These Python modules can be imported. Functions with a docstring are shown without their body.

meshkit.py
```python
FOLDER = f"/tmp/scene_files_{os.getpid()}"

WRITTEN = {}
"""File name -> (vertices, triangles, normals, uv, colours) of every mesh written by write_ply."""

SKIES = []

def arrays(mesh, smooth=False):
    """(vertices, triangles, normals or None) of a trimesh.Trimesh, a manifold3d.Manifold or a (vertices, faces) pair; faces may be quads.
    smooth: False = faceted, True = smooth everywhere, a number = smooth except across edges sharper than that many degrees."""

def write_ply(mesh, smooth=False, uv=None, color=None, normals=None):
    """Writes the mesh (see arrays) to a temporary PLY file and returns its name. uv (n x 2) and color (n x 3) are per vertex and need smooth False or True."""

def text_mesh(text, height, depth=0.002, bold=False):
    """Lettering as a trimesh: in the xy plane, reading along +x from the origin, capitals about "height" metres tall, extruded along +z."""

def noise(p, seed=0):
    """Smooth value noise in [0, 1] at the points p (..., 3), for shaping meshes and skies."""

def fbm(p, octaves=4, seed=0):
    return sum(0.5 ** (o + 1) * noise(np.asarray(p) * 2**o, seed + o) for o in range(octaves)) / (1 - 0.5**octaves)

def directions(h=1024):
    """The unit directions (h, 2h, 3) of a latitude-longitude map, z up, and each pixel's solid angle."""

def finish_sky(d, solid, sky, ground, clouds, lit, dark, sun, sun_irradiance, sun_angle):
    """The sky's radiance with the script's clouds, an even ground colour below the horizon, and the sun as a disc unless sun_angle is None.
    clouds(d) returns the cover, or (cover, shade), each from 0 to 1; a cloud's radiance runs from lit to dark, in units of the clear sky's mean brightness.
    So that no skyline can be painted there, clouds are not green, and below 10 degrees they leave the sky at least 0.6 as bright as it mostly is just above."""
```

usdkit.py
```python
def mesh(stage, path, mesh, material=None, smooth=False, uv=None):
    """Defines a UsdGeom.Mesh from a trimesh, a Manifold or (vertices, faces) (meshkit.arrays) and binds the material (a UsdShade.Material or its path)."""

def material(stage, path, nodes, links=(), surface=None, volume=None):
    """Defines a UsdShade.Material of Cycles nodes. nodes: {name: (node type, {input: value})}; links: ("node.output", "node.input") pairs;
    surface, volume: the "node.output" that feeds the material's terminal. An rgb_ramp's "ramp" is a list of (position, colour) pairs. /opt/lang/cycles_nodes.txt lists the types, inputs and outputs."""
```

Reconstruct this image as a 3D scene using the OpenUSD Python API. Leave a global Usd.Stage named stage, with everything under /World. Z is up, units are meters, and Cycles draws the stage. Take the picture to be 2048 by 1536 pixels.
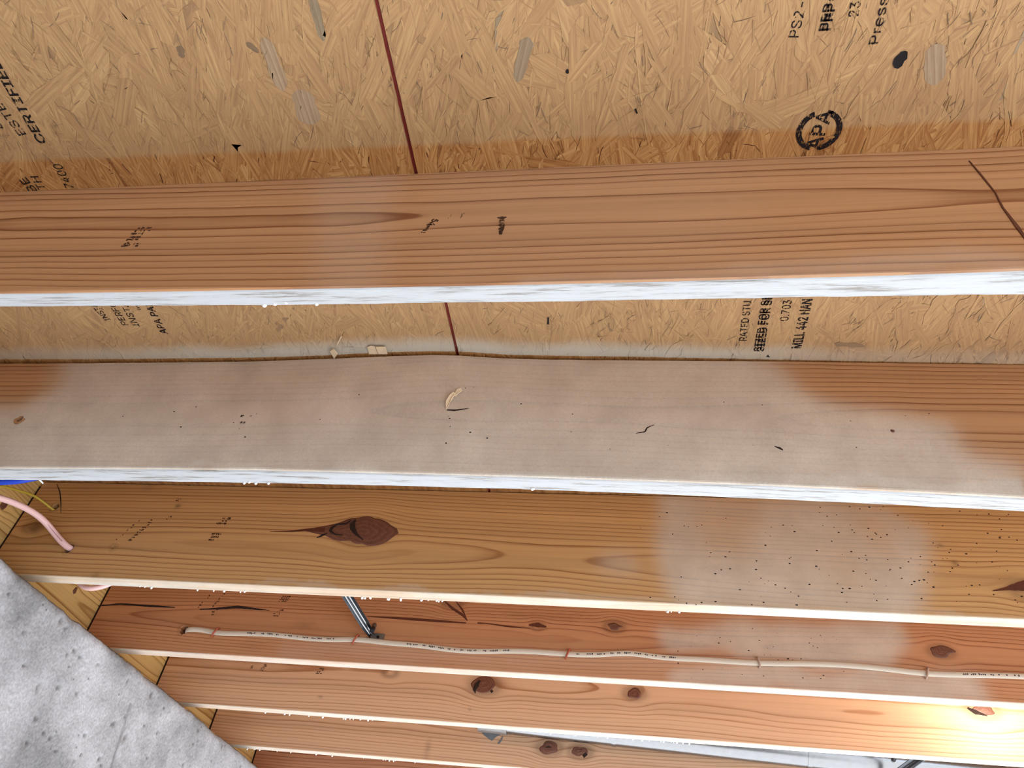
import math, random
import numpy as np, trimesh, shapely, usdkit, meshkit
from scipy.ndimage import gaussian_filter, map_coordinates
from pxr import Usd, UsdGeom, UsdLux, UsdShade, Gf, Sdf, Vt

stage = Usd.Stage.CreateInMemory()
UsdGeom.SetStageUpAxis(stage, UsdGeom.Tokens.z)
UsdGeom.SetStageMetersPerUnit(stage, 1.0)
UsdGeom.Xform.Define(stage, '/World')
rng = np.random.default_rng(11)

# ------------------------------------------------------------------ camera, light, exposure
C = np.array([0, 0, 1.75])                      # the phone, held at chest height and tilted up
FPX = 1432.7
YAW, PIT, ROL = -0.2024, 0.7403, 0.1376
_c, _s = math.cos, math.sin
FW = np.array([_s(YAW) * _c(PIT), _c(YAW) * _c(PIT), _s(PIT)])
_rt = np.array([_c(YAW), -_s(YAW), 0.0]); _up = np.cross(_rt, FW)
RT = _rt * _c(ROL) + _up * _s(ROL); UP = -_rt * _s(ROL) + _up * _c(ROL)
cam = UsdGeom.Camera.Define(stage, '/World/camera')
cam.CreateHorizontalApertureAttr(36.0); cam.CreateVerticalApertureAttr(27.0)
cam.CreateFocalLengthAttr(36.0 * FPX / 2048)
cam.CreateClippingRangeAttr(Gf.Vec2f(0.02, 200))
cam.CreateExposureAttr(-0.34)
cam.AddTransformOp().Set(Gf.Matrix4d(*RT, 0, *UP, 0, *(-FW), 0, *C, 1))

dome = UsdLux.DomeLight.Define(stage, '/World/sky')
dome.CreateIntensityAttr(.42); dome.CreateColorAttr(Gf.Vec3f(0.86, 0.94, 1.0))
sun = UsdLux.DistantLight.Define(stage, '/World/sun')       # reaches the slab under the open far side of the floor
sun.CreateIntensityAttr(7.5); sun.CreateNormalizeAttr(True); sun.CreateAngleAttr(1.0); sun.CreateColorAttr(Gf.Vec3f(0.95, 0.97, 1.0))
sun.AddRotateXYZOp().Set(Gf.Vec3f(-52, 0, -25))
door = UsdLux.RectLight.Define(stage, '/World/doorway_daylight')   # bright doorway behind and to the right of the camera
door.CreateWidthAttr(0.7); door.CreateHeightAttr(1.3); door.CreateIntensityAttr(11.0)
door.CreateColorAttr(Gf.Vec3f(0.82, 0.9, 1.0))
_m = Gf.Matrix4d(); _m.SetLookAt(Gf.Vec3d(2.6, -2.6, 1.1), Gf.Vec3d(-0.6, 1.3, 2.4), Gf.Vec3d(0, 0, 1))
door.AddTransformOp().Set(_m.GetInverse())

# ------------------------------------------------------------------ measured layout
S, H, HT, TH = 0.4064, 1.75 + 0.668, 1.75 + 0.922, 0.0352
YJ = {1: .5350, 2: .9385, 3: 1.3525, 4: 1.7554, 5: 2.1593, 6: 2.5666, 7: 2.9730, 8: 3.3794}
XR = -1.448                                     # inner face of the rim joist
XS = -0.296                                     # seam between the OSB sheets

def ray(px, py):
    return FW + RT * (px - 1024) / FPX + UP * (768 - py) / FPX
def hit(px, py, ax, val):
    d = ray(px, py); return C + d * (val - C[ax]) / d[ax]
GAP2 = .008                                     # the second joist hangs a little below the sheets and its top edge leans and waves (bark edge)
_e = [hit(px, py, 2, HT - GAP2 * g) for px, py, g in ((-60, 727.5, 1), (0, 727, 1), (200, 726, 1), (400, 724, 1), (512, 722.5, 1), (640, 718, 1), (760, 713, 1), (860, 710, 1), (920, 711, 1), (1000, 716, 1), (1100, 719, 1), (1300, 721, 1), (1536, 722.5, .7), (1800, 726, .3), (2048, 729, .1))]
def lean(x): return np.interp(x, [p[0] for p in _e], [p[1] - YJ[2] for p in _e])
def gap2(x): return np.interp(x, [p[0] for p in _e], [HT - p[2] for p in _e])
def yf(k, x, z): return YJ[k] + (lean(x) * (z - H) / (HT - H) if k == 2 else 0 * x)
def onface(k, px, py):                          # (x, z) on the near face of joist k
    y = YJ[k]
    for _ in range(4 if k == 2 else 1):
        p = hit(px, py, 1, y); y = yf(k, p[0], p[2])
    return p[0], p[2]
def onosb(px, py): return hit(px, py, 2, HT)[:2]

# ------------------------------------------------------------------ helpers
names = {}
def path(name, parent='/World'):
    parent = parent if isinstance(parent, str) else str(parent.GetPath())
    n = names.get((parent, name), 0); names[(parent, name)] = n + 1
    return f'{parent}/{name}' if n == 0 else f'{parent}/{name}_{n:03d}'
def data(prim, label=None, cat=None, group=None, kind=None):
    for k, v in (('label', label), ('category', cat), ('group', group), ('kind', kind)):
        if v: prim.SetCustomDataByKey(k, v)
    return prim
def thing(name, label=None, cat=None, loc=(0, 0, 0), **kw):
    x = UsdGeom.Xform.Define(stage, path(name)); x.AddTranslateOp().Set(Gf.Vec3d(*map(float, loc)))
    p = x.GetPrim(); ORG[str(p.GetPath())] = np.array(loc, float)
    return data(p, label, cat, **kw)
ORG = {'/World': np.zeros(3)}
def org(parent):
    parent = parent if isinstance(parent, str) else str(parent.GetPath())
    while parent not in ORG: parent = parent.rsplit('/', 1)[0]
    return ORG[parent]
def obj(name, mesh, mat, parent='/World', smooth=False, attrs=None, label=None, cat=None, **kw):
    v, f, n = meshkit.arrays(mesh, smooth)
    v = v - org(parent)
    m = usdkit.mesh(stage, path(name, parent), (v, f), mat)
    if n is not None:
        m.CreateNormalsAttr(Vt.Vec3fArray.FromNumpy(n.astype(np.float32))); m.SetNormalsInterpolation('vertex')
    for k, a in (attrs or {}).items():
        UsdGeom.PrimvarsAPI(m).CreatePrimvar(k, Sdf.ValueTypeNames.FloatArray, 'vertex').Set(Vt.FloatArray.FromNumpy(np.asarray(a, np.float32)))
    return data(m.GetPrim(), label, cat, **kw)
def cat_(ms): return trimesh.util.concatenate(ms)
def bx(x0, x1, y0, y1, z0, z1):
    m = trimesh.creation.box((x1 - x0, y1 - y0, z1 - z0)); m.apply_translation(((x0 + x1) / 2, (y0 + y1) / 2, (z0 + z1) / 2)); return m
def spline(pts, n=60):
    from scipy.interpolate import CubicSpline
    p = np.array(pts, float); t = np.r_[0, np.cumsum(np.linalg.norm(np.diff(p, axis=0), axis=1))]
    return CubicSpline(t, p)(np.linspace(0, t[-1], n))
def tube(p, ra, rb=None, nrm=(0, 0, 1), seg=14, caps=True):
    """sweep of an ellipse: ra along nrm, rb across it"""
    p = np.asarray(p, float); rb = rb or ra
    t = np.gradient(p, axis=0); t /= np.linalg.norm(t, axis=1)[:, None]
    nn = np.array(nrm, float) - t * (t @ np.array(nrm, float))[:, None]; nn /= np.linalg.norm(nn, axis=1)[:, None]
    b = np.cross(t, nn); a = np.linspace(0, 2 * np.pi, seg, endpoint=False)
    ra = np.broadcast_to(ra, len(p)); rb = np.broadcast_to(rb, len(p))
    v = (p[:, None] + nn[:, None] * (np.cos(a)[None, :, None] * ra[:, None, None]) + b[:, None] * (np.sin(a)[None, :, None] * rb[:, None, None])).reshape(-1, 3)
    i = np.arange(len(p) - 1)[:, None] * seg; j = np.arange(seg)[None]; k = (j + 1) % seg
    f = np.stack([i + j, i + k, i + seg + k, i + seg + j], -1).reshape(-1, 4)
    f = np.vstack([f[:, [0, 1, 2]], f[:, [0, 2, 3]]])
    if caps:
        v = np.vstack([v, p[:1], p[-1:]]); c0, c1 = len(v) - 2, len(v) - 1; q = np.arange(seg)
        f = np.vstack([f, np.c_[np.full(seg, c0), (q + 1) % seg, q], np.c_[np.full(seg, c1), (len(p) - 1) * seg + q, (len(p) - 1) * seg + (q + 1) % seg]])
    return trimesh.Trimesh(v, f, process=False)
def nz(x, y=0.0, z=0.0, seed=0, oct=2):
    p = np.stack(np.broadcast_arrays(np.asarray(x, float), y, z), -1); return meshkit.fbm(p + 50.3, oct, seed) - .5

# ------------------------------------------------------------------ materials
def M(name, nodes, links, surface='p.BSDF'): return usdkit.material(stage, '/World/Looks/' + name, nodes, links, surface)
def lin(r, g, b): return tuple(((c / 255 + .055) / 1.055) ** 2.4 if c > 10 else c / 255 / 12.92 for c in (r, g, b))
PAINT = lin(212, 206, 196)
WHITE = lin(236, 238, 240)
def wood(name, early, late, axis='x', paint=PAINT, pmax=.94, rough=.62):
    st = (1.6, 30, 150) if axis == 'x' else (30, 1.6, 150)
    n = {'tc': ('texture_coordinate', {}), 'ring': ('attribute', {'attribute': 'ring'}), 'pa': ('attribute', {'attribute': 'paint'}), 'sa': ('attribute', {'attribute': 'stain'}),
         'fr': ('math', {'math_type': 'fraction'}), 'fl': ('math', {'math_type': 'floor'}), 'wn': ('white_noise_texture', {'dimensions': '1D'}),
         'rp': ('rgb_ramp', {'ramp': [(0, (.30,) * 3), (.04, (.05,) * 3), (.4, (0,) * 3), (.62, (.10,) * 3), (.82, (.48,) * 3), (.92, (1,) * 3), (.97, (1,) * 3), (1, (.55,) * 3)]}),
         'sc': ('math', {'math_type': 'multiply_add', 'value2': .8, 'value3': .3}),
         'dk': ('math', {'math_type': 'multiply', 'use_clamp': True}),
         'mp': ('mapping', {'scale': st}), 'ns': ('noise_texture', {'scale': 1.0, 'detail': 4.0, 'roughness': .65}),
         'nr': ('map_range', {'from_min': .25, 'from_max': .75, 'to_min': -.22, 'to_max': .22}),
         'ad': ('math', {'math_type': 'add', 'use_clamp': True}),
         'c1': ('mix_color', {'a': early, 'b': late}),
         'mp2': ('mapping', {'scale': tuple(.12 * s for s in st)}), 'n2': ('noise_texture', {'scale': 1.0, 'detail': 3.0}),
         'v2': ('map_range', {'from_min': .3, 'from_max': .7, 'to_min': .86, 'to_max': 1.12}),
         'hv': ('hsv', {}),
         'c2': ('mix_color', {'b': lin(58, 30, 20)}),
         'mp3': ('mapping', {'scale': (260, 260, 260)}), 'n3': ('noise_texture', {'scale': 1.0, 'detail': 2.0}),
         'g3': ('map_range', {'from_min': .3, 'from_max': .7, 'to_min': -.10, 'to_max': .10}),
         'pm': ('math', {'math_type': 'multiply', 'value2': pmax}), 'p3': ('math', {'math_type': 'multiply'}), 'p4': ('math', {'math_type': 'multiply_add', 'use_clamp': True}),
         'c3': ('mix_color', {}), 'n4': ('noise_texture', {'scale': 11.0, 'detail': 5.0, 'roughness': .6}), 'r4': ('rgb_ramp', {'ramp': [(.3, tuple(c * .84 for c in paint)), (.52, paint), (.7, tuple(c * 1.12 for c in paint))]}),
         'bp': ('bump', {'strength': .25, 'distance': .0006}),
         'p': ('principled_bsdf', {'roughness': rough, 'specular_ior_level': .35})}
    l = [('ring.fac', 'fr.value1'), ('ring.fac', 'fl.value1'), ('fl.value', 'wn.w'), ('fr.value', 'rp.fac'), ('wn.value', 'sc.value1'), ('rp.color', 'dk.value1'), ('sc.value', 'dk.value2'),
         ('tc.object', 'mp.vector'), ('mp.vector', 'ns.vector'), ('ns.fac', 'nr.value'), ('dk.value', 'ad.value1'), ('nr.result', 'ad.value2'), ('ad.value', 'c1.fac'),
         ('tc.object', 'mp2.vector'), ('mp2.vector', 'n2.vector'), ('n2.fac', 'v2.value'), ('c1.result', 'hv.color'), ('v2.result', 'hv.value'),
         ('hv.color', 'c2.a'), ('sa.fac', 'c2.fac'),
         ('tc.object', 'mp3.vector'), ('mp3.vector', 'n3.vector'), ('n3.fac', 'g3.value'), ('pa.fac', 'pm.value1'), ('pa.fac', 'p3.value1'), ('g3.result', 'p3.value2'), ('pm.value', 'p4.value1'), ('p3.value', 'p4.value3'),
         ('p4.value', 'c3.fac'), ('tc.object', 'n4.vector'), ('n4.fac', 'r4.fac'), ('r4.color', 'c3.b'), ('c2.color' if 0 else 'c2.result', 'c3.a'), ('c3.result', 'p.base_color'), ('ns.fac', 'bp.height'), ('bp.normal', 'p.normal')]
    n['p4'][1]['value2'] = 1.0
    return M(name, n, l)
EARLY = {1: (190, 141, 100), 2: (188, 144, 104), 3: (210, 166, 112), 4: (202, 146, 106), 5: (228, 188, 152), 6: (220, 180, 146), 7: (196, 144, 112), 8: (180, 130, 98)}
LATE = {1: (132, 80, 44), 2: (136, 86, 50), 3: (156, 106, 62), 4: (152, 92, 60), 5: (182, 130, 92), 6: (172, 122, 90), 7: (142, 90, 62), 8: (132, 80, 54)}
WOOD = {k: wood(f'joist_wood_{k}', lin(*EARLY[k]), lin(*LATE[k])) for k in range(1, 9)}
RIMWOOD = wood('rim_wood', lin(226, 192, 126), lin(166, 120, 62), axis='y')
def plain(name, col, rough=.5, metal=0.0, spec=.5, bump=None, var=.0, scale=40):
    n = {'p': ('principled_bsdf', {'base_color': col, 'roughness': rough, 'metallic': metal, 'specular_ior_level': spec})}; l = []
    if bump or var:
        n.update({'tc': ('texture_coordinate', {}), 'ns': ('noise_texture', {'scale': scale, 'detail': 3.0})}); l += [('tc.object', 'ns.vector')]
        if bump: n['b'] = ('bump', {'strength': .5, 'distance': bump}); l += [('ns.fac', 'b.height'), ('b.normal', 'p.normal')]
        if var: n['m'] = ('mix_color', {'a': tuple(c * (1 - var) for c in col), 'b': tuple(min(1, c * (1 + var)) for c in col)}); l += [('ns.fac', 'm.fac'), ('m.result', 'p.base_color')]
    return M(name, n, l)
def ink(name, col, thr, st):
    n = {'tc': ('texture_coordinate', {}), 'mp': ('mapping', {'scale': st}), 'ns': ('noise_texture', {'scale': 1.0, 'detail': 2.0}),
         'r': ('map_range', {'from_min': thr - .06, 'from_max': thr + .06, 'clamp': True}), 't': ('transparent_bsdf', {}), 'd': ('diffuse_bsdf', {'color': col}), 'm': ('mix_closure', {})}
    return M(name, n, [('tc.object', 'mp.vector'), ('mp.vector', 'ns.vector'), ('ns.fac', 'r.value'), ('r.result', 'm.fac'), ('t.BSDF', 'm.closure1'), ('d.BSDF', 'm.closure2')], 'm.closure')
INK = ink('black_ink', lin(40, 34, 36), .43, (500, 160, 100))
INK2 = ink('faded_ink', lin(74, 52, 42), .47, (240, 240, 420))
KNOT = None
def knotmat():
    n = {'a': ('attribute', {'attribute': 'ring'}), 'fr': ('math', {'math_type': 'fraction'}), 'tc': ('texture_coordinate', {}), 'ns': ('noise_texture', {'scale': 130.0, 'detail': 3.0}),
         'ad': ('math', {'math_type': 'multiply_add', 'value2': .5, 'value3': 0.0}), 'c': ('rgb_ramp', {'ramp': [(0, lin(72, 42, 36)), (.5, lin(102, 64, 52)), (1, lin(126, 82, 64))]}),
         'b': ('bump', {'strength': .5, 'distance': .001}), 'p': ('principled_bsdf', {'roughness': .5})}
    return M('knot_wood', n, [('a.fac', 'fr.value1'), ('tc.object', 'ns.vector'), ('fr.value', 'ad.value1'), ('ns.fac', 'ad.value3'), ('ad.value', 'c.fac'), ('c.color', 'p.base_color'), ('ns.fac', 'b.height'), ('b.normal', 'p.normal')])
KNOT = knotmat()
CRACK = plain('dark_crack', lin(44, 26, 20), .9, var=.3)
RESIN = plain('resin_streak', lin(92, 46, 30), .55, var=.35, scale=120)
COAT = None
def coatmat():
    n = {'tc': ('texture_coordinate', {}), 'mp': ('mapping', {'scale': (9, 160, 160)}), 'ns': ('noise_texture', {'scale': 1.0, 'detail': 5.0, 'roughness': .7}),
         'r': ('rgb_ramp', {'ramp': [(0, lin(104, 92, 82)), (.36, lin(146, 142, 138)), (.47, lin(190, 194, 200)), (1, lin(208, 213, 220))]}),
         'b': ('bump', {'strength': .8, 'distance': .0018}), 'p': ('principled_bsdf', {'roughness': .55})}
    return M('white_sprayed_paint', n, [('tc.object', 'mp.vector'), ('mp.vector', 'ns.vector'), ('ns.fac', 'r.fac'), ('r.color', 'p.base_color'), ('ns.fac', 'b.height'), ('b.normal', 'p.normal')])
COAT = coatmat()
DRIP = plain('white_paint_bead', lin(244, 246, 248), .3)
GALV = plain('galvanised_steel', lin(134, 137, 142), .24, 1.0, bump=.0004, var=.1, scale=60)
STEELD = plain('dull_steel', lin(138, 138, 140), .5, .9, var=.15)
NAILD = plain('nail_head_black', lin(34, 34, 40), .45, .6)
CABLE = plain('cable_jacket', lin(214, 205, 192), .45)
PINK = plain('pink_jacket', lin(232, 194, 196), .4)
YELL = plain('yellow_jacket', lin(206, 186, 70), .4)
BLUE = plain('blue_plastic', lin(16, 62, 190), .35)
STAPLE = plain('red_staple', lin(176, 84, 58), .45)
STAPLET = plain('oversprayed_staple', lin(184, 158, 144), .6)
PRINT = plain('cable_print', lin(70, 68, 72), .7)
REDEDGE = plain('red_edge_seal', lin(134, 42, 36), .7, var=.3)
CHIP = plain('torn_wood', lin(226, 206, 176), .8, var=.15)
SEALANT = plain('grey_sealant', lin(110, 116, 122), .8, var=.2)

def concrete(name, a, b):
    n = {'tc': ('texture_coordinate', {}), 'n1': ('noise_texture', {'scale': 5.0, 'detail': 6.0, 'roughness': .6}), 'n2': ('noise_texture', {'scale': 160.0, 'detail': 3.0}),
         'v': ('voronoi_texture', {'scale': 42.0}), 'vr': ('map_range', {'from_min': .07, 'from_max': .15, 'to_min': .45, 'to_max': 1.0, 'clamp': True}),
         'n3': ('noise_texture', {'scale': 14.0, 'detail': 2.0}), 'n3r': ('map_range', {'from_min': .55, 'from_max': .6, 'to_min': 1.0, 'to_max': 0.0, 'clamp': True}), 'mx': ('math', {'math_type': 'maximum'}),
         'r': ('rgb_ramp', {'ramp': [(.34, a), (.66, b)]}), 'm2': ('map_range', {'from_min': .3, 'from_max': .7, 'to_min': .84, 'to_max': 1.14}),
         'mu': ('math', {'math_type': 'multiply'}), 'h': ('hsv', {}), 'at': ('attribute', {'attribute': 'stain'}), 'mc': ('mix_color', {'b': lin(84, 82, 80)}),
         'b': ('bump', {'strength': .6, 'distance': .0015}), 'p': ('principled_bsdf', {'roughness': .85, 'specular_ior_level': .25})}
    return M(name, n, [('tc.object', 'n1.vector'), ('tc.object', 'n2.vector'), ('tc.object', 'v.vector'), ('tc.object', 'n3.vector'), ('n3.fac', 'n3r.value'), ('v.distance', 'vr.value'), ('vr.result', 'mx.value1'), ('n3r.result', 'mx.value2'),
        ('n1.fac', 'r.fac'), ('n2.fac', 'm2.value'), ('m2.result', 'mu.value1'), ('mx.value', 'mu.value2'), ('r.color', 'h.color'), ('mu.value', 'h.value'), ('h.color', 'mc.a'), ('at.fac', 'mc.fac'), ('mc.result', 'p.base_color'), ('n2.fac', 'b.height'), ('b.normal', 'p.normal')])
WALLM = concrete('wall_concrete', lin(128, 129, 132), lin(196, 198, 206))
FLOORM = concrete('floor_concrete', lin(196, 195, 192), lin(212, 211, 208))

# OSB: strands are flakes of real geometry pressed into the sheet; tone / su / sv come from the flake, overspray from where the spray reached
def osbmat(name, strand):
    l0, l1 = onosb(0, 322), onosb(2048, 236)     # the line up to which the spray reached the first bay (the strip beside the first joist stayed bare)
    sl = (l1[1] - l0[1]) / (l1[0] - l0[0]); ic = l0[1] - sl * l0[0]
    n = {'g': ('geometry', {}), 'x': ('separate_xyz', {}), 'ns': ('noise_texture', {'scale': 9.0, 'detail': 3.0}),
         'f': ('noise_texture', {'scale': 420.0, 'detail': 2.0}),
         # bare strip: sl*x+ic < y < first joist
         'm': ('math', {'math_type': 'multiply_add', 'value2': sl, 'value3': ic}), 'd': ('math', {'math_type': 'subtract'}), 'dn': ('math', {'math_type': 'multiply_add', 'value2': .012}),
         'e': ('map_range', {'from_min': .004, 'from_max': .012, 'to_min': 1.0, 'to_max': 0.0, 'clamp': True}),
         'e2': ('map_range', {'from_min': YJ[1] + .01, 'from_max': YJ[1] + .02, 'to_min': 0.0, 'to_max': 1.15, 'clamp': True}), 'mx': ('math', {'math_type': 'maximum'}),
         'xm': ('map_range', {'from_min': -1.4, 'from_max': .9, 'to_min': 0.0, 'to_max': 1.0, 'clamp': True}),
         'yb': ('rgb_ramp', {'ramp': [((p[0] + 1.4) / 2.3, ((p[1] - .86) / .1,) * 3) for p in (hit(*q, 2, HT) for q in ((-60, 719), (0, 719), (250, 718), (512, 715), (650, 711), (760, 705), (860, 702), (940, 704), (1024, 710), (1300, 714), (1536, 719), (2048, 728)))]}),
         'ym': ('math', {'math_type': 'multiply_add', 'value2': .1, 'value3': .86}), 'dy': ('math', {'math_type': 'subtract'}), 'yn': ('math', {'math_type': 'multiply_add', 'value2': .03}),
         'w': ('map_range', {'from_min': -.030, 'from_max': .006, 'to_min': 0.0, 'to_max': 1.0, 'clamp': True, 'range_type': 'smoothstep'}),
         'ct': ('map_range', {'from_min': -.0006, 'from_max': .0008, 'to_min': 1.0, 'to_max': 0.0, 'clamp': True}), 'wc': ('math', {'math_type': 'multiply'}),
         'xr': ('map_range', {'from_min': .42, 'from_max': .1, 'to_min': .35, 'to_max': .95, 'clamp': True}), 'wx': ('math', {'math_type': 'multiply'}),
         'xl': ('map_range', {'from_min': -1.1, 'from_max': -.7, 'to_min': .6, 'to_max': 1.0, 'clamp': True}), 'wl': ('math', {'math_type': 'multiply'}),
         'lc': ('math', {'math_type': 'multiply'}),
         'pf': ('math', {'math_type': 'multiply', 'value2': .30}), 'c1': ('mix_color', {'b': lin(188, 172, 140)}), 'c2': ('mix_color', {'b': lin(196, 190, 178)}),
         'p': ('principled_bsdf', {'roughness': .7, 'specular_ior_level': .3})}
    l = [('g.position', 'x.vector'), ('g.position', 'ns.vector'), ('x.x', 'm.value1'), ('x.y', 'd.value1'), ('m.value', 'd.value2'), ('ns.fac', 'dn.value1'), ('d.value', 'dn.value3'), ('dn.value', 'e.value'),
         ('x.y', 'e2.value'), ('e.result', 'mx.value1'), ('e2.result', 'mx.value2'), ('mx.value', 'lc.value1'), ('ct.result', 'lc.value2'), ('lc.value', 'pf.value1'), ('pf.value', 'c1.fac'),
         ('x.x', 'xm.value'), ('xm.result', 'yb.fac'), ('yb.color', 'ym.value1'), ('x.y', 'dy.value1'), ('ym.value', 'dy.value2'), ('ns.fac', 'yn.value1'), ('dy.value', 'yn.value3'), ('yn.value', 'w.value'), ('dy.value', 'ct.value'), ('w.result', 'wc.value1'), ('ct.result', 'wc.value2'), ('x.x', 'xr.value'), ('wc.value', 'wx.value1'), ('xr.result', 'wx.value2'), ('x.x', 'xl.value'), ('wx.value', 'wl.value1'), ('xl.result', 'wl.value2'), ('wl.value', 'c2.fac'), ('c1.result', 'c2.a'), ('c2.result', 'p.base_color')]
    if strand:
        n.update({'t': ('attribute', {'attribute': 'tone'}), 'u': ('attribute', {'attribute': 'su'}), 'v': ('attribute', {'attribute': 'sv'}), 'uv': ('combine_xyz', {}), 'gm': ('mapping', {'scale': (9, 260, 1)}),
            'gn': ('noise_texture', {'scale': 1.0, 'detail': 4.0, 'roughness': .72}), 'gr': ('map_range', {'from_min': .3, 'from_max': .72, 'to_min': 0.0, 'to_max': 1.0, 'clamp': True}),
            'tr': ('rgb_ramp', {'interpolate': True, 'ramp': [(0, lin(86, 40, 22)), (.08, lin(116, 70, 40)), (.16, lin(164, 116, 66)), (.45, lin(192, 144, 88)), (.75, lin(208, 164, 106)), (.93, lin(222, 184, 128)), (.96, lin(184, 158, 134)), (1, lin(134, 118, 100))]}),
            'dk': ('mix_color', {'blend_type': 'multiply', 'b': lin(176, 132, 92)}), 'b': ('bump', {'strength': .4, 'distance': .0006})})
        l += [('t.fac', 'tr.fac'), ('u.fac', 'uv.x'), ('v.fac', 'uv.y'), ('uv.vector', 'gm.vector'), ('gm.vector', 'gn.vector'), ('gn.fac', 'gr.value'), ('gr.result', 'dk.fac'), ('tr.color', 'dk.a'), ('dk.result', 'c1.a'), ('gn.fac', 'b.height'), ('b.normal', 'p.normal')]
    else:
        n.update({'gm': ('mapping', {'scale': (90, 14, 1)}), 'gn': ('noise_texture', {'scale': 1.0, 'detail': 4.0}), 'tr': ('rgb_ramp', {'ramp': [(.3, lin(128, 84, 48)), (.7, lin(176, 128, 76))]})})
        l += [('g.position', 'gm.vector'), ('gm.vector', 'gn.vector'), ('gn.fac', 'tr.fac'), ('tr.color', 'c1.a')]
    return M(name, n, l)
OSB, STRAND = osbmat('osb_core', False), osbmat('osb_strands', True)

# ------------------------------------------------------------------ floor, wall, rim
def slab_attr(m): return {'stain': np.zeros(len(m.vertices))}
fl = bx(-1.486, 5.2, -3.2, 5.2, -.12, 0)
obj('floor', fl, FLOORM, attrs=slab_attr(fl), kind='structure')

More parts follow.
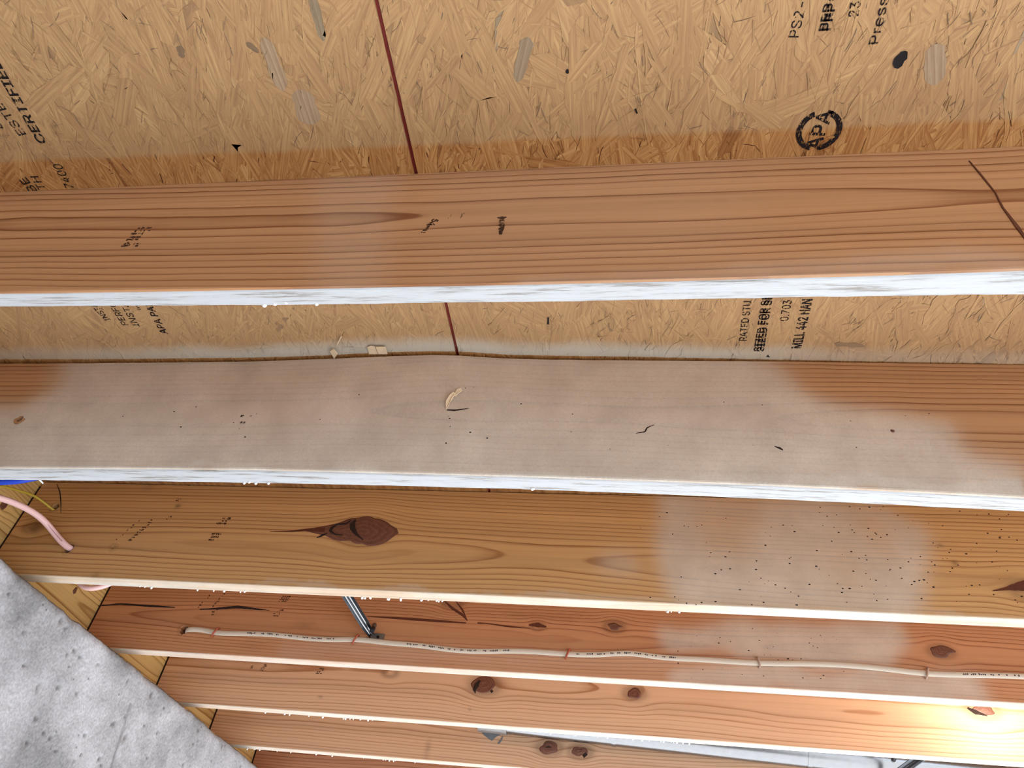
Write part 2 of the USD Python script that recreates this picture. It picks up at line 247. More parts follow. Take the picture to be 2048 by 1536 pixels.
XW, ZW = -1.262, 1.75 + .630
def grid_wall():
    ys = np.r_[np.linspace(-3.0, .9, 26)[:-1], np.arange(.9, 3.1, .0038), np.linspace(3.1, 5.2, 20)]
    zs = np.r_[np.linspace(0, 1.95, 20)[:-1], np.arange(1.95, ZW - .004, .0038), ZW]
    Y, Z = np.meshgrid(ys, zs, indexing='ij')
    X = np.full_like(Y, XW)
    X = X + .004 * nz(Y * 3, Z * 3, seed=3) * 2 + .0030 * nz(Y * 34, Z * 34, seed=4, oct=4) + .002 * nz(Y * 160, Z * 160, seed=14)
    edge = np.clip((Z - (ZW - .03)) / .03, 0, 1)
    X = X - edge ** 3 * (.008 + .026 * np.clip(nz(Y * 14, 0, seed=5, oct=3) + .1, 0, 1))
    Zt = Z + edge * (.012 * nz(Y * 22, 0, seed=6, oct=4))
    st = np.zeros_like(Y)
    # hairline crack and bug holes
    a, b = hit(222, 1536, 0, XW), hit(262, 1405, 0, XW)
    zz = np.clip((Z - a[2]) / (b[2] - a[2]), -.6, 1.0); cy = a[1] + (b[1] - a[1]) * zz + .008 * nz(Z * 30, 0, seed=8, oct=3)
    cr = np.exp(-((Y - cy) / .005) ** 2) * (Z < b[2]) * np.clip(.6 + 1.6 * nz(Z * 25, 0, seed=9), 0, 1)
    X = X - .003 * cr; st = np.maximum(st, .85 * cr)
    r = np.random.default_rng(5)
    for _ in range(150):
        y0, z0, rad = r.uniform(1.1, 2.9), r.uniform(1.95, 2.36), r.uniform(.002, .0055)
        w = np.exp(-(((Y - y0) / rad) ** 2 + ((Z - z0) / (rad * r.uniform(.8, 1.8))) ** 2))
        X = X - .006 * w; st = np.maximum(st, .55 * w)
    V = np.stack([X, Y, Zt], -1).reshape(-1, 3); ny, nzz = Y.shape
    i = (np.arange(ny - 1)[:, None] * nzz + np.arange(nzz - 1)[None]).ravel()
    F = np.stack([i, i + nzz, i + nzz + 1, i + 1], 1)
    n0 = len(V)                                   # top, back and ends close the block
    top = V.reshape(ny, nzz, 3)[:, -1]; back = top.copy(); back[:, 0] = -1.486; back[:, 2] = ZW
    V = np.vstack([V, back, back * [1, 1, 0]])
    k = np.arange(ny - 1); ti = k * nzz + nzz - 1
    F = np.vstack([F, np.c_[ti, ti + nzz, n0 + k + 1, n0 + k], np.c_[n0 + k, n0 + k + 1, n0 + ny + k + 1, n0 + ny + k]])
    return (V, F), np.r_[st.ravel(), np.zeros(2 * ny)]
gw, st = grid_wall()
obj('wall_left', gw, WALLM, smooth=True, attrs={'stain': st}, kind='structure')
sill = bx(-1.486, -1.352, -3.0, 5.2, ZW + .001, H - .001)
obj('trim_1', sill, RIMWOOD, attrs={k: np.full(len(sill.vertices), .3 if k == 'ring' else 0) for k in ('ring', 'paint', 'stain')}, kind='structure')

def strip_noise_ring(U, V, zp, d, w, seed, kn=()):
    Vw = V.copy()
    for (uk, vk, rad) in kn:
        q = ((U - uk) / (2.6 * rad)) ** 2 + ((V - vk) / (2.0 * rad)) ** 2
        Vw = Vw - (Vw - vk) * .92 * np.exp(-q)
    z0 = zp + .03 * nz(U * 1.1, 0, seed=seed) * 2
    dd = d * (1 + 1.3 * nz(U * 1.5, 3, seed=seed + 1)) + .012 * nz(U * 2.5, Vw * 9, seed=seed + 2)
    r = np.sqrt((Vw - z0) ** 2 + dd ** 2) / w
    return r + .8 * nz(U * 2.2, Vw * 14, seed=seed + 3) + .16 * nz(U * 14, Vw * 40, seed=seed + 4) + .5 * nz(U * 6, Vw * 3, seed=seed + 5)

def rim():
    ys = np.arange(.3, 3.6, .005); zs = np.arange(H, HT - .002, .0035)
    Y, Z = np.meshgrid(ys, zs, indexing='ij')
    kn = [(hit(8, 1010, 0, XR)[1], hit(8, 1010, 0, XR)[2], .012), (hit(150, 1181, 0, XR)[1], hit(150, 1181, 0, XR)[2], .009)]
    ring = strip_noise_ring(Y, Z, H + .08, .05, .0085, 71, kn)
    stn = np.zeros_like(Y)
    V = np.stack([np.full_like(Y, XR), Y, Z], -1).reshape(-1, 3); a, b = Y.shape
    i = (np.arange(a - 1)[:, None] * b + np.arange(b - 1)[None]).ravel()
    m = trimesh.Trimesh(V, np.vstack([np.c_[i, i + b, i + b + 1], np.c_[i, i + b + 1, i + 1]]), process=False)
    body = bx(XR - .038, XR - .0006, -3.0, 4.2, H, HT - .002)
    t = thing('rim_joist', 'pale yellow pine rim board closing the joist ends above the concrete wall', 'board')
    nb = len(body.vertices)
    obj('body', cat_([m, body]), RIMWOOD, t, attrs={'ring': np.r_[ring.ravel(), np.full(nb, .3)], 'paint': np.zeros(len(V) + nb), 'stain': np.zeros(len(V) + nb)})
    for (y, z, r) in kn:
        knot_mesh(t, (XR, y, z), (0, 1, 0), (0, 0, 1), (1, 0, 0), r * .8, r * .95, seed=int(r * 9000))
    return t

def knot_mesh(parent, c, u, v, n, ru, rv, seed=0, tail=0, outline=None, name='knot'):
    """a knot: a slightly proud, domed disc with an irregular outline; ring = growth rings of the branch"""
    c, u, v, n = (np.array(q, float) for q in (c, u, v, n)); r = np.random.default_rng(seed + 100)
    na, nr = 40, 9
    a = np.linspace(0, 2 * np.pi, na, endpoint=False)
    if outline is not None:
        o = np.array(outline); ang = np.arctan2(o[:, 1], o[:, 0]); s = np.argsort(ang); rad = np.interp(a, ang[s], np.hypot(o[s, 0], o[s, 1]), period=2 * np.pi); ou, ov = rad * np.cos(a), rad * np.sin(a)
    else:
        w = 1 + .12 * np.sin(2 * a + r.uniform(0, 6)) + .08 * np.sin(3 * a + r.uniform(0, 6)) + .05 * np.sin(5 * a + r.uniform(0, 6)); ou, ov = ru * w * np.cos(a), rv * w * np.sin(a)
        if tail: ou = ou + tail * np.exp(-(((a + np.pi) % (2 * np.pi) - np.pi) / .35) ** 2)
    t = np.linspace(0, 1, nr)[:, None]
    P = c + (t * ou)[..., None] * u + (t * ov)[..., None] * v + (.0012 * (1 - t ** 4) + .0002 + .0004 * r.normal(size=(nr, 1)) * (t < .9))[..., None] * n
    V = np.vstack([P.reshape(-1, 3), (c + ou[:, None] * u + ov[:, None] * v - .002 * n)]); nr += 1
    i = np.arange(nr - 1)[:, None] * na; j = np.arange(na)[None]; k = (j + 1) % na
    F = np.stack([i + j, i + na + j, i + na + k, i + k], -1).reshape(-1, 4)
    ring = np.r_[(t * 4.3 + .2 * np.sin(2 * a + 1) * t).ravel(), np.zeros(na)]
    return obj(name, (V, F), KNOT, parent, smooth=True, attrs={'ring': ring})

# ------------------------------------------------------------------ joists
def polymask(k, polys, X, Z):
    """overspray on joist k: soft-edged blotches whose outlines were read off the photograph"""
    gx = np.arange(-1.6, 1.6, .005); gz = np.arange(H - .03, HT + .03, .005)
    GX, GZ = np.meshgrid(gx, gz, indexing='ij'); m = np.zeros_like(GX)
    for pts, val, blur in polys:
        P = shapely.Polygon([onface(k, *p) for p in pts]).buffer(0)
        wx = GX + .055 * nz(GX * 10, GZ * 10, seed=31, oct=4); wz = GZ + .05 * nz(GX * 10, GZ * 10, 9, seed=32, oct=4)
        b = gaussian_filter(shapely.contains_xy(P, wx.ravel(), wz.ravel()).reshape(GX.shape).astype(float), 1.4 * blur / .005)
        m = np.maximum(m, b * val) if val > 0 else m * (1 + b * val)
    return map_coordinates(m, [(X - gx[0]) / .005, (Z - gz[0]) / .005], order=1, mode='nearest')

def prof(k, pts, ax_y=0.0, dflt=H):
    """height of an edge along x, measured at the pixel points; the real joists are slightly bowed and twisted"""
    q = [hit(px, py, 1, YJ[k] + ax_y) for px, py in pts]
    xs, zs = [p[0] for p in q], [p[2] for p in q]
    return lambda x: np.interp(x, [XR] + xs + [2.4], [zs[0]] + zs + [zs[-1]])

JT = {}
def joist(k, label, zp, d, w, seed, fine, cell, polys=(), bottom_px=(), knots=(), holes=(), zf=None, zr=None, zt=None, stains=(), sap=None):
    y0, x0, x1 = YJ[k], XR + .0075, 2.4
    zf = zf or (lambda x: np.full_like(x, H)); zr = zr or zf; zt = zt or (lambda x: np.full_like(x, HT - .0005))
    a, b = fine
    xs = np.unique(np.r_[np.linspace(x0, max(a, x0 + .01), 16), np.arange(max(a, x0 + .01), b, cell), np.linspace(b, x1, 30)])
    nzf = int(.25 / cell)
    r = .003
    s = np.linspace(0, 1, nzf); ca = np.array([.0, .5, 1.0]) * np.pi / 2
    nb = 9
    X, Y, Z = [], [], []
    ZF, ZRR, ZT = zf(xs), zr(xs), zt(xs)
    wob = .0008 * nz(xs * 6, k, seed=seed + 9, oct=3)
    def add(y, z): X.append(xs); Y.append(np.broadcast_to(y, xs.shape)); Z.append(z)
    for t in s: add(y0 + wob, ZT + (ZF + r - ZT) * t)
    for q in ca[1:]: add(y0 + r - r * np.cos(q) + wob, ZF + r - r * np.sin(q))
    for t in np.linspace(0, 1, nb)[1:-1]: add(y0 + r + (TH - 2 * r) * t, ZF + (ZRR - ZF) * t)
    for q in ca: add(y0 + TH - r + r * np.sin(q), ZRR + r - r * np.cos(q))
    for t in np.linspace(0, 1, 10)[1:]: add(y0 + TH, ZRR + r + (ZT - ZRR - r) * t)
    for t in (.33, .67): add(y0 + TH - TH * t, ZT)
    X, Y, Z = (np.stack(q, 1) for q in (X, Y, Z)); nx, nl = X.shape
    Zw = Z + (Y - y0) * .6
    Yn = Y + ((lean(X) + .0015 * nz(X * 25, 0, seed=77, oct=3)) * np.clip((Z - ZF[:, None]) / (ZT - ZF)[:, None], 0, 1) if k == 2 else 0)
    Zk = Z.copy()
    ring = strip_noise_ring(X, Zw, zp, d, w, seed, [(kx, kz, kr) for kx, kz, kr in knots])
    ring = ring + (Y - y0) * 12
    front = Y < y0 + .0045
    paint = np.where(front, polymask(k, polys, X, Z), 0) if polys else np.zeros_like(X)
    if bottom_px:                                 # overspray along the underside; its raised minimum paints in strong light from below
        bxs = [onface(k, px, py)[0] for px, py, _ in bottom_px]; bv = [max(v, .72) for *_, v in bottom_px]
        under = (Z < ZF[:, None] + .006) & ~((Z > ZF[:, None] + .0025) & front)
        paint = np.where(under, np.clip(np.interp(X, bxs, bv) * (1 + 1.2 * nz(X * 7, Y * 60, seed=seed + 5)), 0, 1), paint)
    stain = np.zeros_like(X)
    for kx, kz, kr in knots:
        q = np.hypot((X - kx) / 1.7, Z - kz) / kr; stain = np.maximum(stain, np.where(front, .38 * np.exp(-((q - .9) / .45) ** 2), 0))
    for (px, py, rx, rz, v) in stains:
        sx, sz = onface(k, px, py); stain = np.maximum(stain, np.where(front, v * np.exp(-((X - sx) / rx) ** 2 - ((Z - sz) / rz) ** 2) * np.clip(.8 + 1.5 * nz(X * 60, Z * 90, seed=seed + 6), 0, 1.3), 0))
    stain = np.clip(stain, 0, 1)
    V = np.stack([X, Yn, Z], -1).reshape(-1, 3)
    i = np.arange(nx - 1)[:, None] * nl; j = np.arange(nl)[None]; jn = (j + 1) % nl
    F = np.stack(np.broadcast_arrays(i + j, i + jn, i + nl + jn, i + nl + j), -1).reshape(-1, 4)
    if holes:
        fc = V[F].mean(1); keep = np.ones(len(F), bool)
        for (px, py, hr, dep) in holes:
            hx, hz = onface(k, px, py); keep &= ~((np.hypot(fc[:, 0] - hx, fc[:, 2] - hz) < hr) & (fc[:, 1] < yf(k, hx, hz) + .004))
        F = F[keep]
    e0, e1 = np.arange(nl), (nx - 1) * nl + np.arange(nl)
    V = np.vstack([V, V[e0].mean(0), V[e1].mean(0)]); c0 = len(V) - 2; q = np.arange(nl); qn = (q + 1) % nl
    T = np.vstack([F[:, [0, 1, 2]], F[:, [0, 2, 3]], np.c_[np.full(nl, c0), qn, q], np.c_[np.full(nl, c0 + 1), e1[q], e1[qn]]])
    at = {n: np.r_[a_.ravel(), 0.3, 0.3] for n, a_ in (('ring', ring), ('paint', paint), ('stain', stain))}
    t = thing('floor_joist', label, 'joist', (0, y0, H))
    obj('body', (V, T), WOOD[k], t, attrs=at)
    for n_, (px, py, hr, dep) in enumerate(holes):
        hx, hz = onface(k, px, py); an = np.linspace(0, 2 * np.pi, 28, endpoint=False)
        rr = 1 + .06 * np.sin(3 * an + n_)
        prof_ = [(hr + cell * 1.6, -.0002), (hr * .98, -.0006), (hr * .9, .0015), (hr * .86, dep), (0.0004, dep)]
        P = np.stack([np.stack([hx + pr * rr * np.cos(an), np.full(28, yf(k, hx, hz) + py_), hz + pr * rr * np.sin(an)], -1) for pr, py_ in prof_])
        ii = np.arange(len(prof_) - 1)[:, None] * 28; jj = np.arange(28)[None]; kk = (jj + 1) % 28
        F2 = np.stack([ii + jj, ii + kk, ii + 28 + kk, ii + 28 + jj], -1).reshape(-1, 4); VV = P.reshape(-1, 3)
        obj('drilled_hole', (VV, F2), WOOD[k], t, attrs={'ring': strip_noise_ring(VV[:, 0], VV[:, 2], zp, d, w, seed), 'paint': np.zeros(len(VV)), 'stain': np.where(VV[:, 1] > yf(k, hx, hz) + .005, .5, .12)})
    JT[k] = t
    return t

def at_face(k, px, py, off=.0):
    x, z = onface(k, px, py); return np.array([x, yf(k, x, z) - off, z])
def fknot(k, px, py, rpx, rpy, seed=0, tail=0, outline=None):
    c = at_face(k, px, py); ru = abs(onface(k, px + rpx, py)[0] - c[0]); rv = abs(onface(k, px, py + rpy)[1] - c[2])
    if outline is not None: outline = [(p[0] - c[0], p[1] - c[2]) for p in (onface(k, *o) for o in outline)]
    knot_mesh(JT[k], c, (1, 0, 0), (0, 0, 1), (0, -1, 0), ru, rv, seed, tail, outline)
def blade(k, pts, widths, mat, name, off=.0008, label=None):
    """a crack, check or resin streak: a thin lens along a pixel polyline on the face"""
    P = np.array([onface(k, *p) for p in pts]); n = max(12, 6 * len(P))
    tt = np.linspace(0, 1, len(P)); ti = np.linspace(0, 1, n)
    p = np.stack([np.interp(ti, tt, P[:, 0]), np.interp(ti, tt, P[:, 1])], 1); wd = np.interp(ti, np.linspace(0, 1, len(widths)), widths) * (1 + .5 * nz(ti * 20, k, seed=int(abs(P[0, 0]) * 1000), oct=2))
    d = np.gradient(p, axis=0); d /= np.linalg.norm(d, axis=1)[:, None]; m = np.c_[-d[:, 1], d[:, 0]]
    A, B = p + m * wd[:, None] / 2, p - m * wd[:, None] / 2
    f3 = lambda q, o: np.c_[q[:, 0], yf(k, q[:, 0], q[:, 1]) - o, q[:, 1]]
    V = np.vstack([f3(A, -.002), f3(A, off), f3(B, off), f3(B, -.002)])
    i = np.arange(n - 1); F = np.vstack([np.c_[i + s * n, i + 1 + s * n, i + 1 + (s + 1) * n, i + (s + 1) * n] for s in range(3)])
    return obj(name, (V, F), mat, JT[k], label=label)

# traced edges of the first joists
j1f = prof(1, [(0, 583), (300, 579), (512, 575), (760, 570), (1024, 565), (1300, 559), (1536, 552), (1800, 545), (2048, 536)])
j1r = prof(1, [(0, 613), (300, 611), (512, 610), (760, 607.5), (1024, 604), (1300, 600), (1536, 596), (1674, 594), (1800, 592.5), (2048, 590)], TH)
j2f = prof(2, [(0, 935), (300, 936), (512, 938), (760, 944), (1024, 951), (1300, 960), (1536, 969), (1800, 981), (2048, 994)])
j2r = prof(2, [(0, 960), (300, 963), (512, 966), (760, 971), (1024, 978), (1300, 988), (1536, 998), (1800, 1010), (2048, 1023)], TH)
j2t = lambda x: HT - .0005 - gap2(x)
j1k = []
joist(1, 'nearest floor joist, bare orange pine with thick white paint along its underside', H + .150, .042, .0125, 11, (-1.15, .8), .0032,
      polys=[([(640, 350), (790, 345), (770, 585), (630, 590)], .13, .012), ([(1040, 552), (2060, 505), (2060, 545), (1040, 572)], .2, .006), ([(860, 345), (1500, 320), (1500, 570), (860, 580)], .05, .03)],
      zf=j1f, zr=j1r, stains=[(1400, 402, .12, .004, .15)])
joist(2, 'second floor joist, greyed all over by taupe overspray, with a wavy bark edge on top', H + .13, .05, .0085, 23, (-1.3, .95), .0034,
      polys=[([(120, 715), (500, 705), (1000, 700), (1560, 712), (1600, 790), (1900, 835), (1930, 900), (2060, 940), (2060, 1010), (-40, 945), (-40, 800), (60, 795)], .80, .012),
             ([(1480, 690), (2080, 690), (2080, 838), (1880, 822), (1660, 802), (1590, 760)], -.75, .014), ([(1930, 850), (2080, 850), (2080, 935), (1960, 925)], -.6, .012),
             ([(-60, 700), (150, 700), (120, 780), (-60, 815)], -.8, .012), ([(-60, 925), (1000, 936), (2060, 966), (2060, 1000), (1000, 955), (-60, 940)], .95, .002),
             ([(360, 740), (640, 740), (600, 880), (420, 900)], -.1, .02), ([(880, 720), (1120, 720), (1100, 930), (900, 930)], .9, .03)],
      zf=j2f, zr=j2r, zt=j2t, holes=[(40, 838, .007, .02)],
      stains=[(60, 860, .02, .008, .3), (950, 925, .03, .003, .3), (1560, 895, .03, .006, .35), (1560, 870, .02, .02, .15), (1790, 862, .015, .005, .5), (480, 905, .12, .006, .3), (440, 920, .06, .002, .3), (1650, 922, .012, .002, .5), (1500, 948, .05, .005, .25)])
big = [(601, 1060), (640, 1057), (680, 1046), (716, 1036), (750, 1037), (770, 1042), (785, 1054), (803, 1061), (785, 1075), (765, 1088), (750, 1091), (725, 1087), (700, 1080), (655, 1073), (640, 1067)]
joist(3, 'golden pine floor joist with one large split knot and a cloudy grey patch', H + .085, .05, .0085, 35, (-1.449, 1.0), .0038,
      polys=[([(1320, 985), (1500, 1000), (1760, 1010), (1850, 1060), (1860, 1140), (1850, 1240), (1480, 1225), (1340, 1215), (1310, 1120)], .72, .012),
             ([(1200, 1095), (1260, 1095), (1270, 1150), (1205, 1140)], .35, .012), ([(1380, 1000), (1520, 1010), (1500, 1110), (1400, 1100)], -.4, .012),
             ([(1560, 1000), (1700, 1010), (1690, 1100), (1560, 1110)], .85, .02), ([(1700, 1020), (1780, 1030), (1790, 1110), (1770, 1120)], -.45, .012),
             ([(150, 1155), (1100, 1183), (2050, 1232), (2050, 1242), (1100, 1194), (150, 1163)], .3, .002), ([(1640, 1090), (1720, 1090), (1740, 1190), (1660, 1180)], -.25, .015)],
      bottom_px=[(60, 1160, .1), (150, 1160, .8), (250, 1163, 1.0), (400, 1166, .6), (600, 1173, .15), (1250, 1196, .1), (1340, 1204, .8), (1400, 1206, .4), (1560, 1213, 1), (1780, 1224, 1), (1900, 1230, .2), (2100, 1240, .15)],
      knots=[(onface(3, 725, 1064)[0], onface(3, 725, 1064)[1], .028), (onface(3, 66, 1055)[0], onface(3, 66, 1055)[1], .015), (onface(3, 2060, 1180)[0], onface(3, 2060, 1180)[1], .02)],
      holes=[(138, 1097, .012, .034), (227, 1095, .006, .004), (111, 1014, .010, .03)],
      stains=[(70, 1055, .03, .02, .55), (270, 962, .02, .004, .4), (300, 970, .018, .016, .25), (355, 1013, .008, .006, .8), (1910, 1126, .006, .005, .8), (2035, 1180, .035, .008, .6), (1690, 1140, .03, .03, .12), (190, 1152, .01, .008, .4), (1880, 1090, .006, .004, .4)])
joist(4, 'reddish floor joist that carries the stapled white cable along its face', H + .10, .045, .0075, 47, (-1.449, 1.15), .0042,
      polys=[([(1310, 1260), (1400, 1255), (1480, 1240), (1790, 1250), (1815, 1290), (1780, 1340), (1480, 1322), (1440, 1300), (1330, 1300)], .74, .010),
             ([(1330, 1340), (1600, 1335), (1960, 1350), (1975, 1405), (1600, 1385), (1330, 1368)], .66, .010), ([(900, 1325), (1330, 1340), (1330, 1365), (900, 1340)], .12, .01),
             ([(560, 1280), (1500, 1315), (1500, 1350), (560, 1318)], .16, .01)],
      bottom_px=[(240, 1303, .1), (330, 1310, .1), (600, 1320, .15), (900, 1338, .5), (1100, 1349, 1), (1900, 1400, 1), (2048, 1405, .6)],
      knots=[(onface(4, *p)[0], onface(4, *p)[1], r_) for p, r_ in (((1228, 1253), .014), ((1882, 1303), .016), ((1075, 1252), .010), ((905, 1205), .016))],
      holes=[(368, 1260, .013, .034)],
      stains=[(500, 1290, .05, .012, .15), (610, 1250, .03, .012, .3), (1100, 1230, .1, .02, .12), (840, 1240, .12, .03, .12), (720, 1230, .2, .03, .10)])
joist(5, 'pale salmon floor joist with round brown knots and a warm glow at its right', H + .12, .06, .0085, 59, (-1.449, 1.3), .0048,
      bottom_px=[(372, 1409, .05), (600, 1422, .2), (900, 1443, .6), (1100, 1456, .5), (1300, 1472, .95), (2048, 1528, 1)],
      knots=[(onface(5, *p)[0], onface(5, *p)[1], r_) for p, r_ in (((970, 1370), .026), ((1269, 1387), .018), ((1965, 1420), .024), ((780, 1345), .014))], stains=[(640, 1394, .008, .003, .6), (939, 1419, .004, .003, .8)])
joist(6, 'floor joist behind the metal duct, with two plum-brown knots close together', H + .13, .055, .0085, 67, (-1.449, 1.2), .0055,
      bottom_px=[(480, 1495, .9), (560, 1500, .5), (700, 1508, .3), (1000, 1524, .7), (1200, 1535, 1)],
      knots=[(onface(6, *p)[0], onface(6, *p)[1], r_) for p, r_ in (((1099, 1495), .024), ((1160, 1503), .022))],
      stains=[(855, 1500, .01, .03, .35), (1300, 1530, .15, .01, .1)])
joist(7, 'reddish brown floor joist furthest from the camera, a sliver at the bottom edge', H + .12, .055, .008, 83, (-1.449, .6), .007)
R = rim()
for k in range(1, 8):                           # dark strip added to stand for shade in the slit beside the rim board
    obj('gap_shade', bx(XR + .0004, XR + .0072, YJ[k] + .0022, YJ[k] + TH - .002, H + .001, HT - .012), CRACK, JT[k], label='dark strip standing for shade in the gap at the joist end')

# knots and checks
fknot(3, 726, 1064, 40, 26, 3, outline=big)
blade(3, [(711, 1040), (705, 1050), (706, 1058), (713, 1069), (727, 1081)], [.003, .012, .012, .006, .001], CRACK, 'knot_crack', .0022)
blade(3, [(687, 1071), (670, 1069), (661, 1062), (664, 1056), (676, 1049), (692, 1048), (703, 1041)], [.001, .003, .006, .006, .003, .004, .001], CRACK, 'knot_crack', .0022)
blade(3, [(634, 1076), (645, 1071), (655, 1067)], [.001, .004, .001], CRACK, 'knot_crack', .0018)
blade(3, [(540, 1063), (580, 1063), (612, 1060), (650, 1060)], [.0005, .003, .006, .012], RESIN, 'resin_streak')
blade(3, [(114, 968), (120, 984), (122, 1005), (122, 1027)], [.001, .0022, .002, .0005], CRACK, 'check')
blade(3, [(1985, 1182), (2010, 1178), (2048, 1172), (2080, 1170)], [.001, .006, .02, .03], RESIN, 'resin_streak')
for p, r_, s_ in (((1228, 1253), (12, 7), 5), ((1882, 1303), (22, 12), 6)): fknot(4, *p, *r_, seed=s_, tail=.008)
blade(4, [(197, 1212), (240, 1208), (300, 1212), (350, 1215)], [.002, .005, .006, .002], CRACK, 'check')
blade(4, [(400, 1219), (440, 1217), (475, 1214), (500, 1217), (540, 1221)], [.002, .006, .008, .006, .0005], CRACK, 'check')
blade(4, [(735, 1233), (790, 1236), (860, 1241), (932, 1246)], [.001, .006, .007, .003], RESIN, 'resin_streak')
blade(4, [(955, 1246), (975, 1247), (1015, 1253), (1060, 1257)], [.003, .002, .004, .001], RESIN, 'resin_streak')
blade(4, [(890, 1203), (905, 1217), (925, 1230), (935, 1242)], [.003, .007, .006, .001], RESIN, 'resin_streak')
blade(4, [(912, 1203), (925, 1220), (935, 1242)], [.002, .005, .001], RESIN, 'resin_streak')
blade(4, [(1058, 1250), (1075, 1250), (1093, 1254)], [.004, .012, .003], RESIN, 'resin_streak')
fknot(5, 969, 1369, 25, 14, 7, outline=[(941, 1368), (952, 1358), (968, 1353), (985, 1358), (991, 1370), (983, 1380), (968, 1386), (955, 1383)])
blade(5, [(960, 1361), (954, 1370), (949, 1379), (951, 1387)], [.004, .014, .010, .001], CRACK, 'knot_crack', .0022)
blade(5, [(982, 1381), (985, 1385)], [.006, .008], CRACK, 'knot_crack', .0022)
fknot(5, 1269, 1387, 15, 10, 8)
fknot(5, 1968, 1420, 20, 9, 9); blade(5, [(1935, 1416), (1950, 1424), (1975, 1432)], [.004, .012, .001], CRACK, 'check', .0018)
fknot(6, 1098, 1496, 19, 13, 10); blade(6, [(1090, 1495), (1098, 1494), (1103, 1495)], [.001, .006, .001], CRACK, 'knot_crack', .0022)
fknot(6, 1159, 1503, 15, 10, 11); blade(6, [(1168, 1508), (1172, 1513)], [.014, .016], CRACK, 'knot_crack', .0022)
fknot(2, 1785, 862, 5, 3, 14)

def specks(k, box_, n, seed):
    r = np.random.default_rng(seed); ms = []
    for _ in range(n):
        px, py = box_[0] + (box_[2] - box_[0]) * r.beta(1.6, 1.2), box_[1] + (box_[3] - box_[1]) * r.random()
        m = trimesh.creation.icosphere(0, r.uniform(.0006, .0017)); m.apply_scale((r.uniform(1, 1.8), .5, 1)); m.apply_translation(at_face(k, px, py)); ms.append(m)
    obj('dirt_specks', cat_(ms), CRACK, JT[k], kind='stuff')
specks(3, (1280, 1010, 2060, 1212), 170, 1); specks(4, (1330, 1255, 1700, 1360), 40, 2); specks(2, (60, 760, 1900, 900), 40, 3)

# splinters on the second joist
def flake(parent, pts3, n, th, mat, name='splinter', lift=None):
    """a thick curled chip: polygon (3-D points) extruded along n, each corner lifted"""
    P = np.array(pts3, float); n = np.array(n, float); L = np.zeros(len(P)) if lift is None else np.array(lift)
    A = P + n * (L[:, None] + .0004); B = A + n * th; c = len(P)
    V = np.vstack([A, B]); q = np.arange(c); k = (q + 1) % c
    F = np.vstack([np.c_[q, k, c + k], np.c_[q, c + k, c + q]] + [[[c, c + i, c + i + 1], [0, i + 1, i]] for i in range(1, c - 1)])
    return obj(name, (V, F), mat, parent)
f2 = lambda pts: [at_face(2, *p) for p in pts]
flake(JT[2], f2([(892, 820), (893, 806), (901, 795), (908, 788), (912, 790), (905, 800), (899, 812)]), (0, -1, 0), .002, CHIP, lift=[0, .004, .005, .004, .003, .004, .003])
flake(JT[2], f2([(908, 792), (915, 783), (923, 781), (925, 784), (917, 790), (911, 794)]), (0, -1, 0), .002, CHIP, lift=[0, .004, .005, .004, .003, 0])
blade(2, [(894, 820), (908, 821), (925, 819), (938, 817)], [.002, .003, .002, .0005], CRACK, 'check')
blade(2, [(1272, 867), (1290, 864), (1294, 856), (1308, 850)], [.0005, .002, .002, .0005], CRACK, 'check')
blade(2, [(1549, 893), (1560, 897), (1566, 901)], [.001, .004, .001], CRACK, 'check')

# grade stamps: broken blocks of ink, too smudged to read
def stamp(k, p, wpx, hpx, rows, seed, slant=-.45, mat=None, fill=.7):
    r = np.random.default_rng(seed); c = at_face(k, *p)
    sx = abs(onface(k, p[0] + 1, p[1])[0] - c[0]); sz = abs(onface(k, p[0], p[1] + 1)[1] - c[2]); ms = []
    for row in range(rows):
        cols = max(3, int(wpx * rows / hpx * 1.6))
        for q in range(cols):
            if r.random() > fill: continue
            bw, bh = wpx / cols * r.uniform(.5, 1.2) * sx, hpx / rows * r.uniform(.3, .8) * sz
            v = (row + .5) / rows - .5; u = (q + .5) / cols - .5
            ms.append(trimesh.creation.box((bw, .0008, bh), transform=trimesh.transformations.translation_matrix((c[0] + (u * wpx + slant * v * hpx) * sx + 0, c[1] - .0002, c[2] - v * hpx * sz))))
    return obj('grade_stamp', cat_(ms), mat or INK2, JT[k])
def ftext(k, p, s, hgt, ang, mat=None):
    m = meshkit.text_mesh(s, hgt, .0006, bold=True); m.apply_transform(trimesh.transformations.rotation_matrix(ang, (0, 0, 1)))
    c = at_face(k, *p); V = m.vertices; m.vertices = np.c_[c[0] + V[:, 0], c[1] - V[:, 2], c[2] + V[:, 1]]
    return obj('grade_stamp', m, mat or INK2, JT[k])
stamp(1, (285, 462), 30, 16, 3, 1); stamp(1, (268, 477), 22, 10, 2, 2); stamp(1, (272, 490), 14, 8, 2, 3, fill=.4)
blade(1, [(243, 493), (258, 491), (256, 486), (248, 490)], [.002, .003, .003, .002], INK2, 'grade_stamp', .001)
ftext(1, (867, 437), '54', .009, -1.9); stamp(1, (854, 455), 9, 22, 6, 4, fill=.9)
stamp(1, (925, 430), 5, 14, 4, 5, fill=.4); stamp(1, (900, 433), 3, 10, 3, 6, fill=.4)
blade(1, [(995, 436), (1004, 436), (1013, 435)], [.0005, .005, .0005], INK2, 'grade_stamp', .001); blade(1, [(1004, 438), (1003, 455), (1001, 470)], [.006, .008, .003], INK2, 'grade_stamp', .001)
blade(1, [(1938, 322), (1960, 348), (1990, 385), (2005, 415), (2035, 455), (2060, 490)], [.001, .002, .0015, .002, .004, .003], RESIN, 'scratch')
stamp(2, (490, 835), 22, 30, 4, 7, fill=.3)
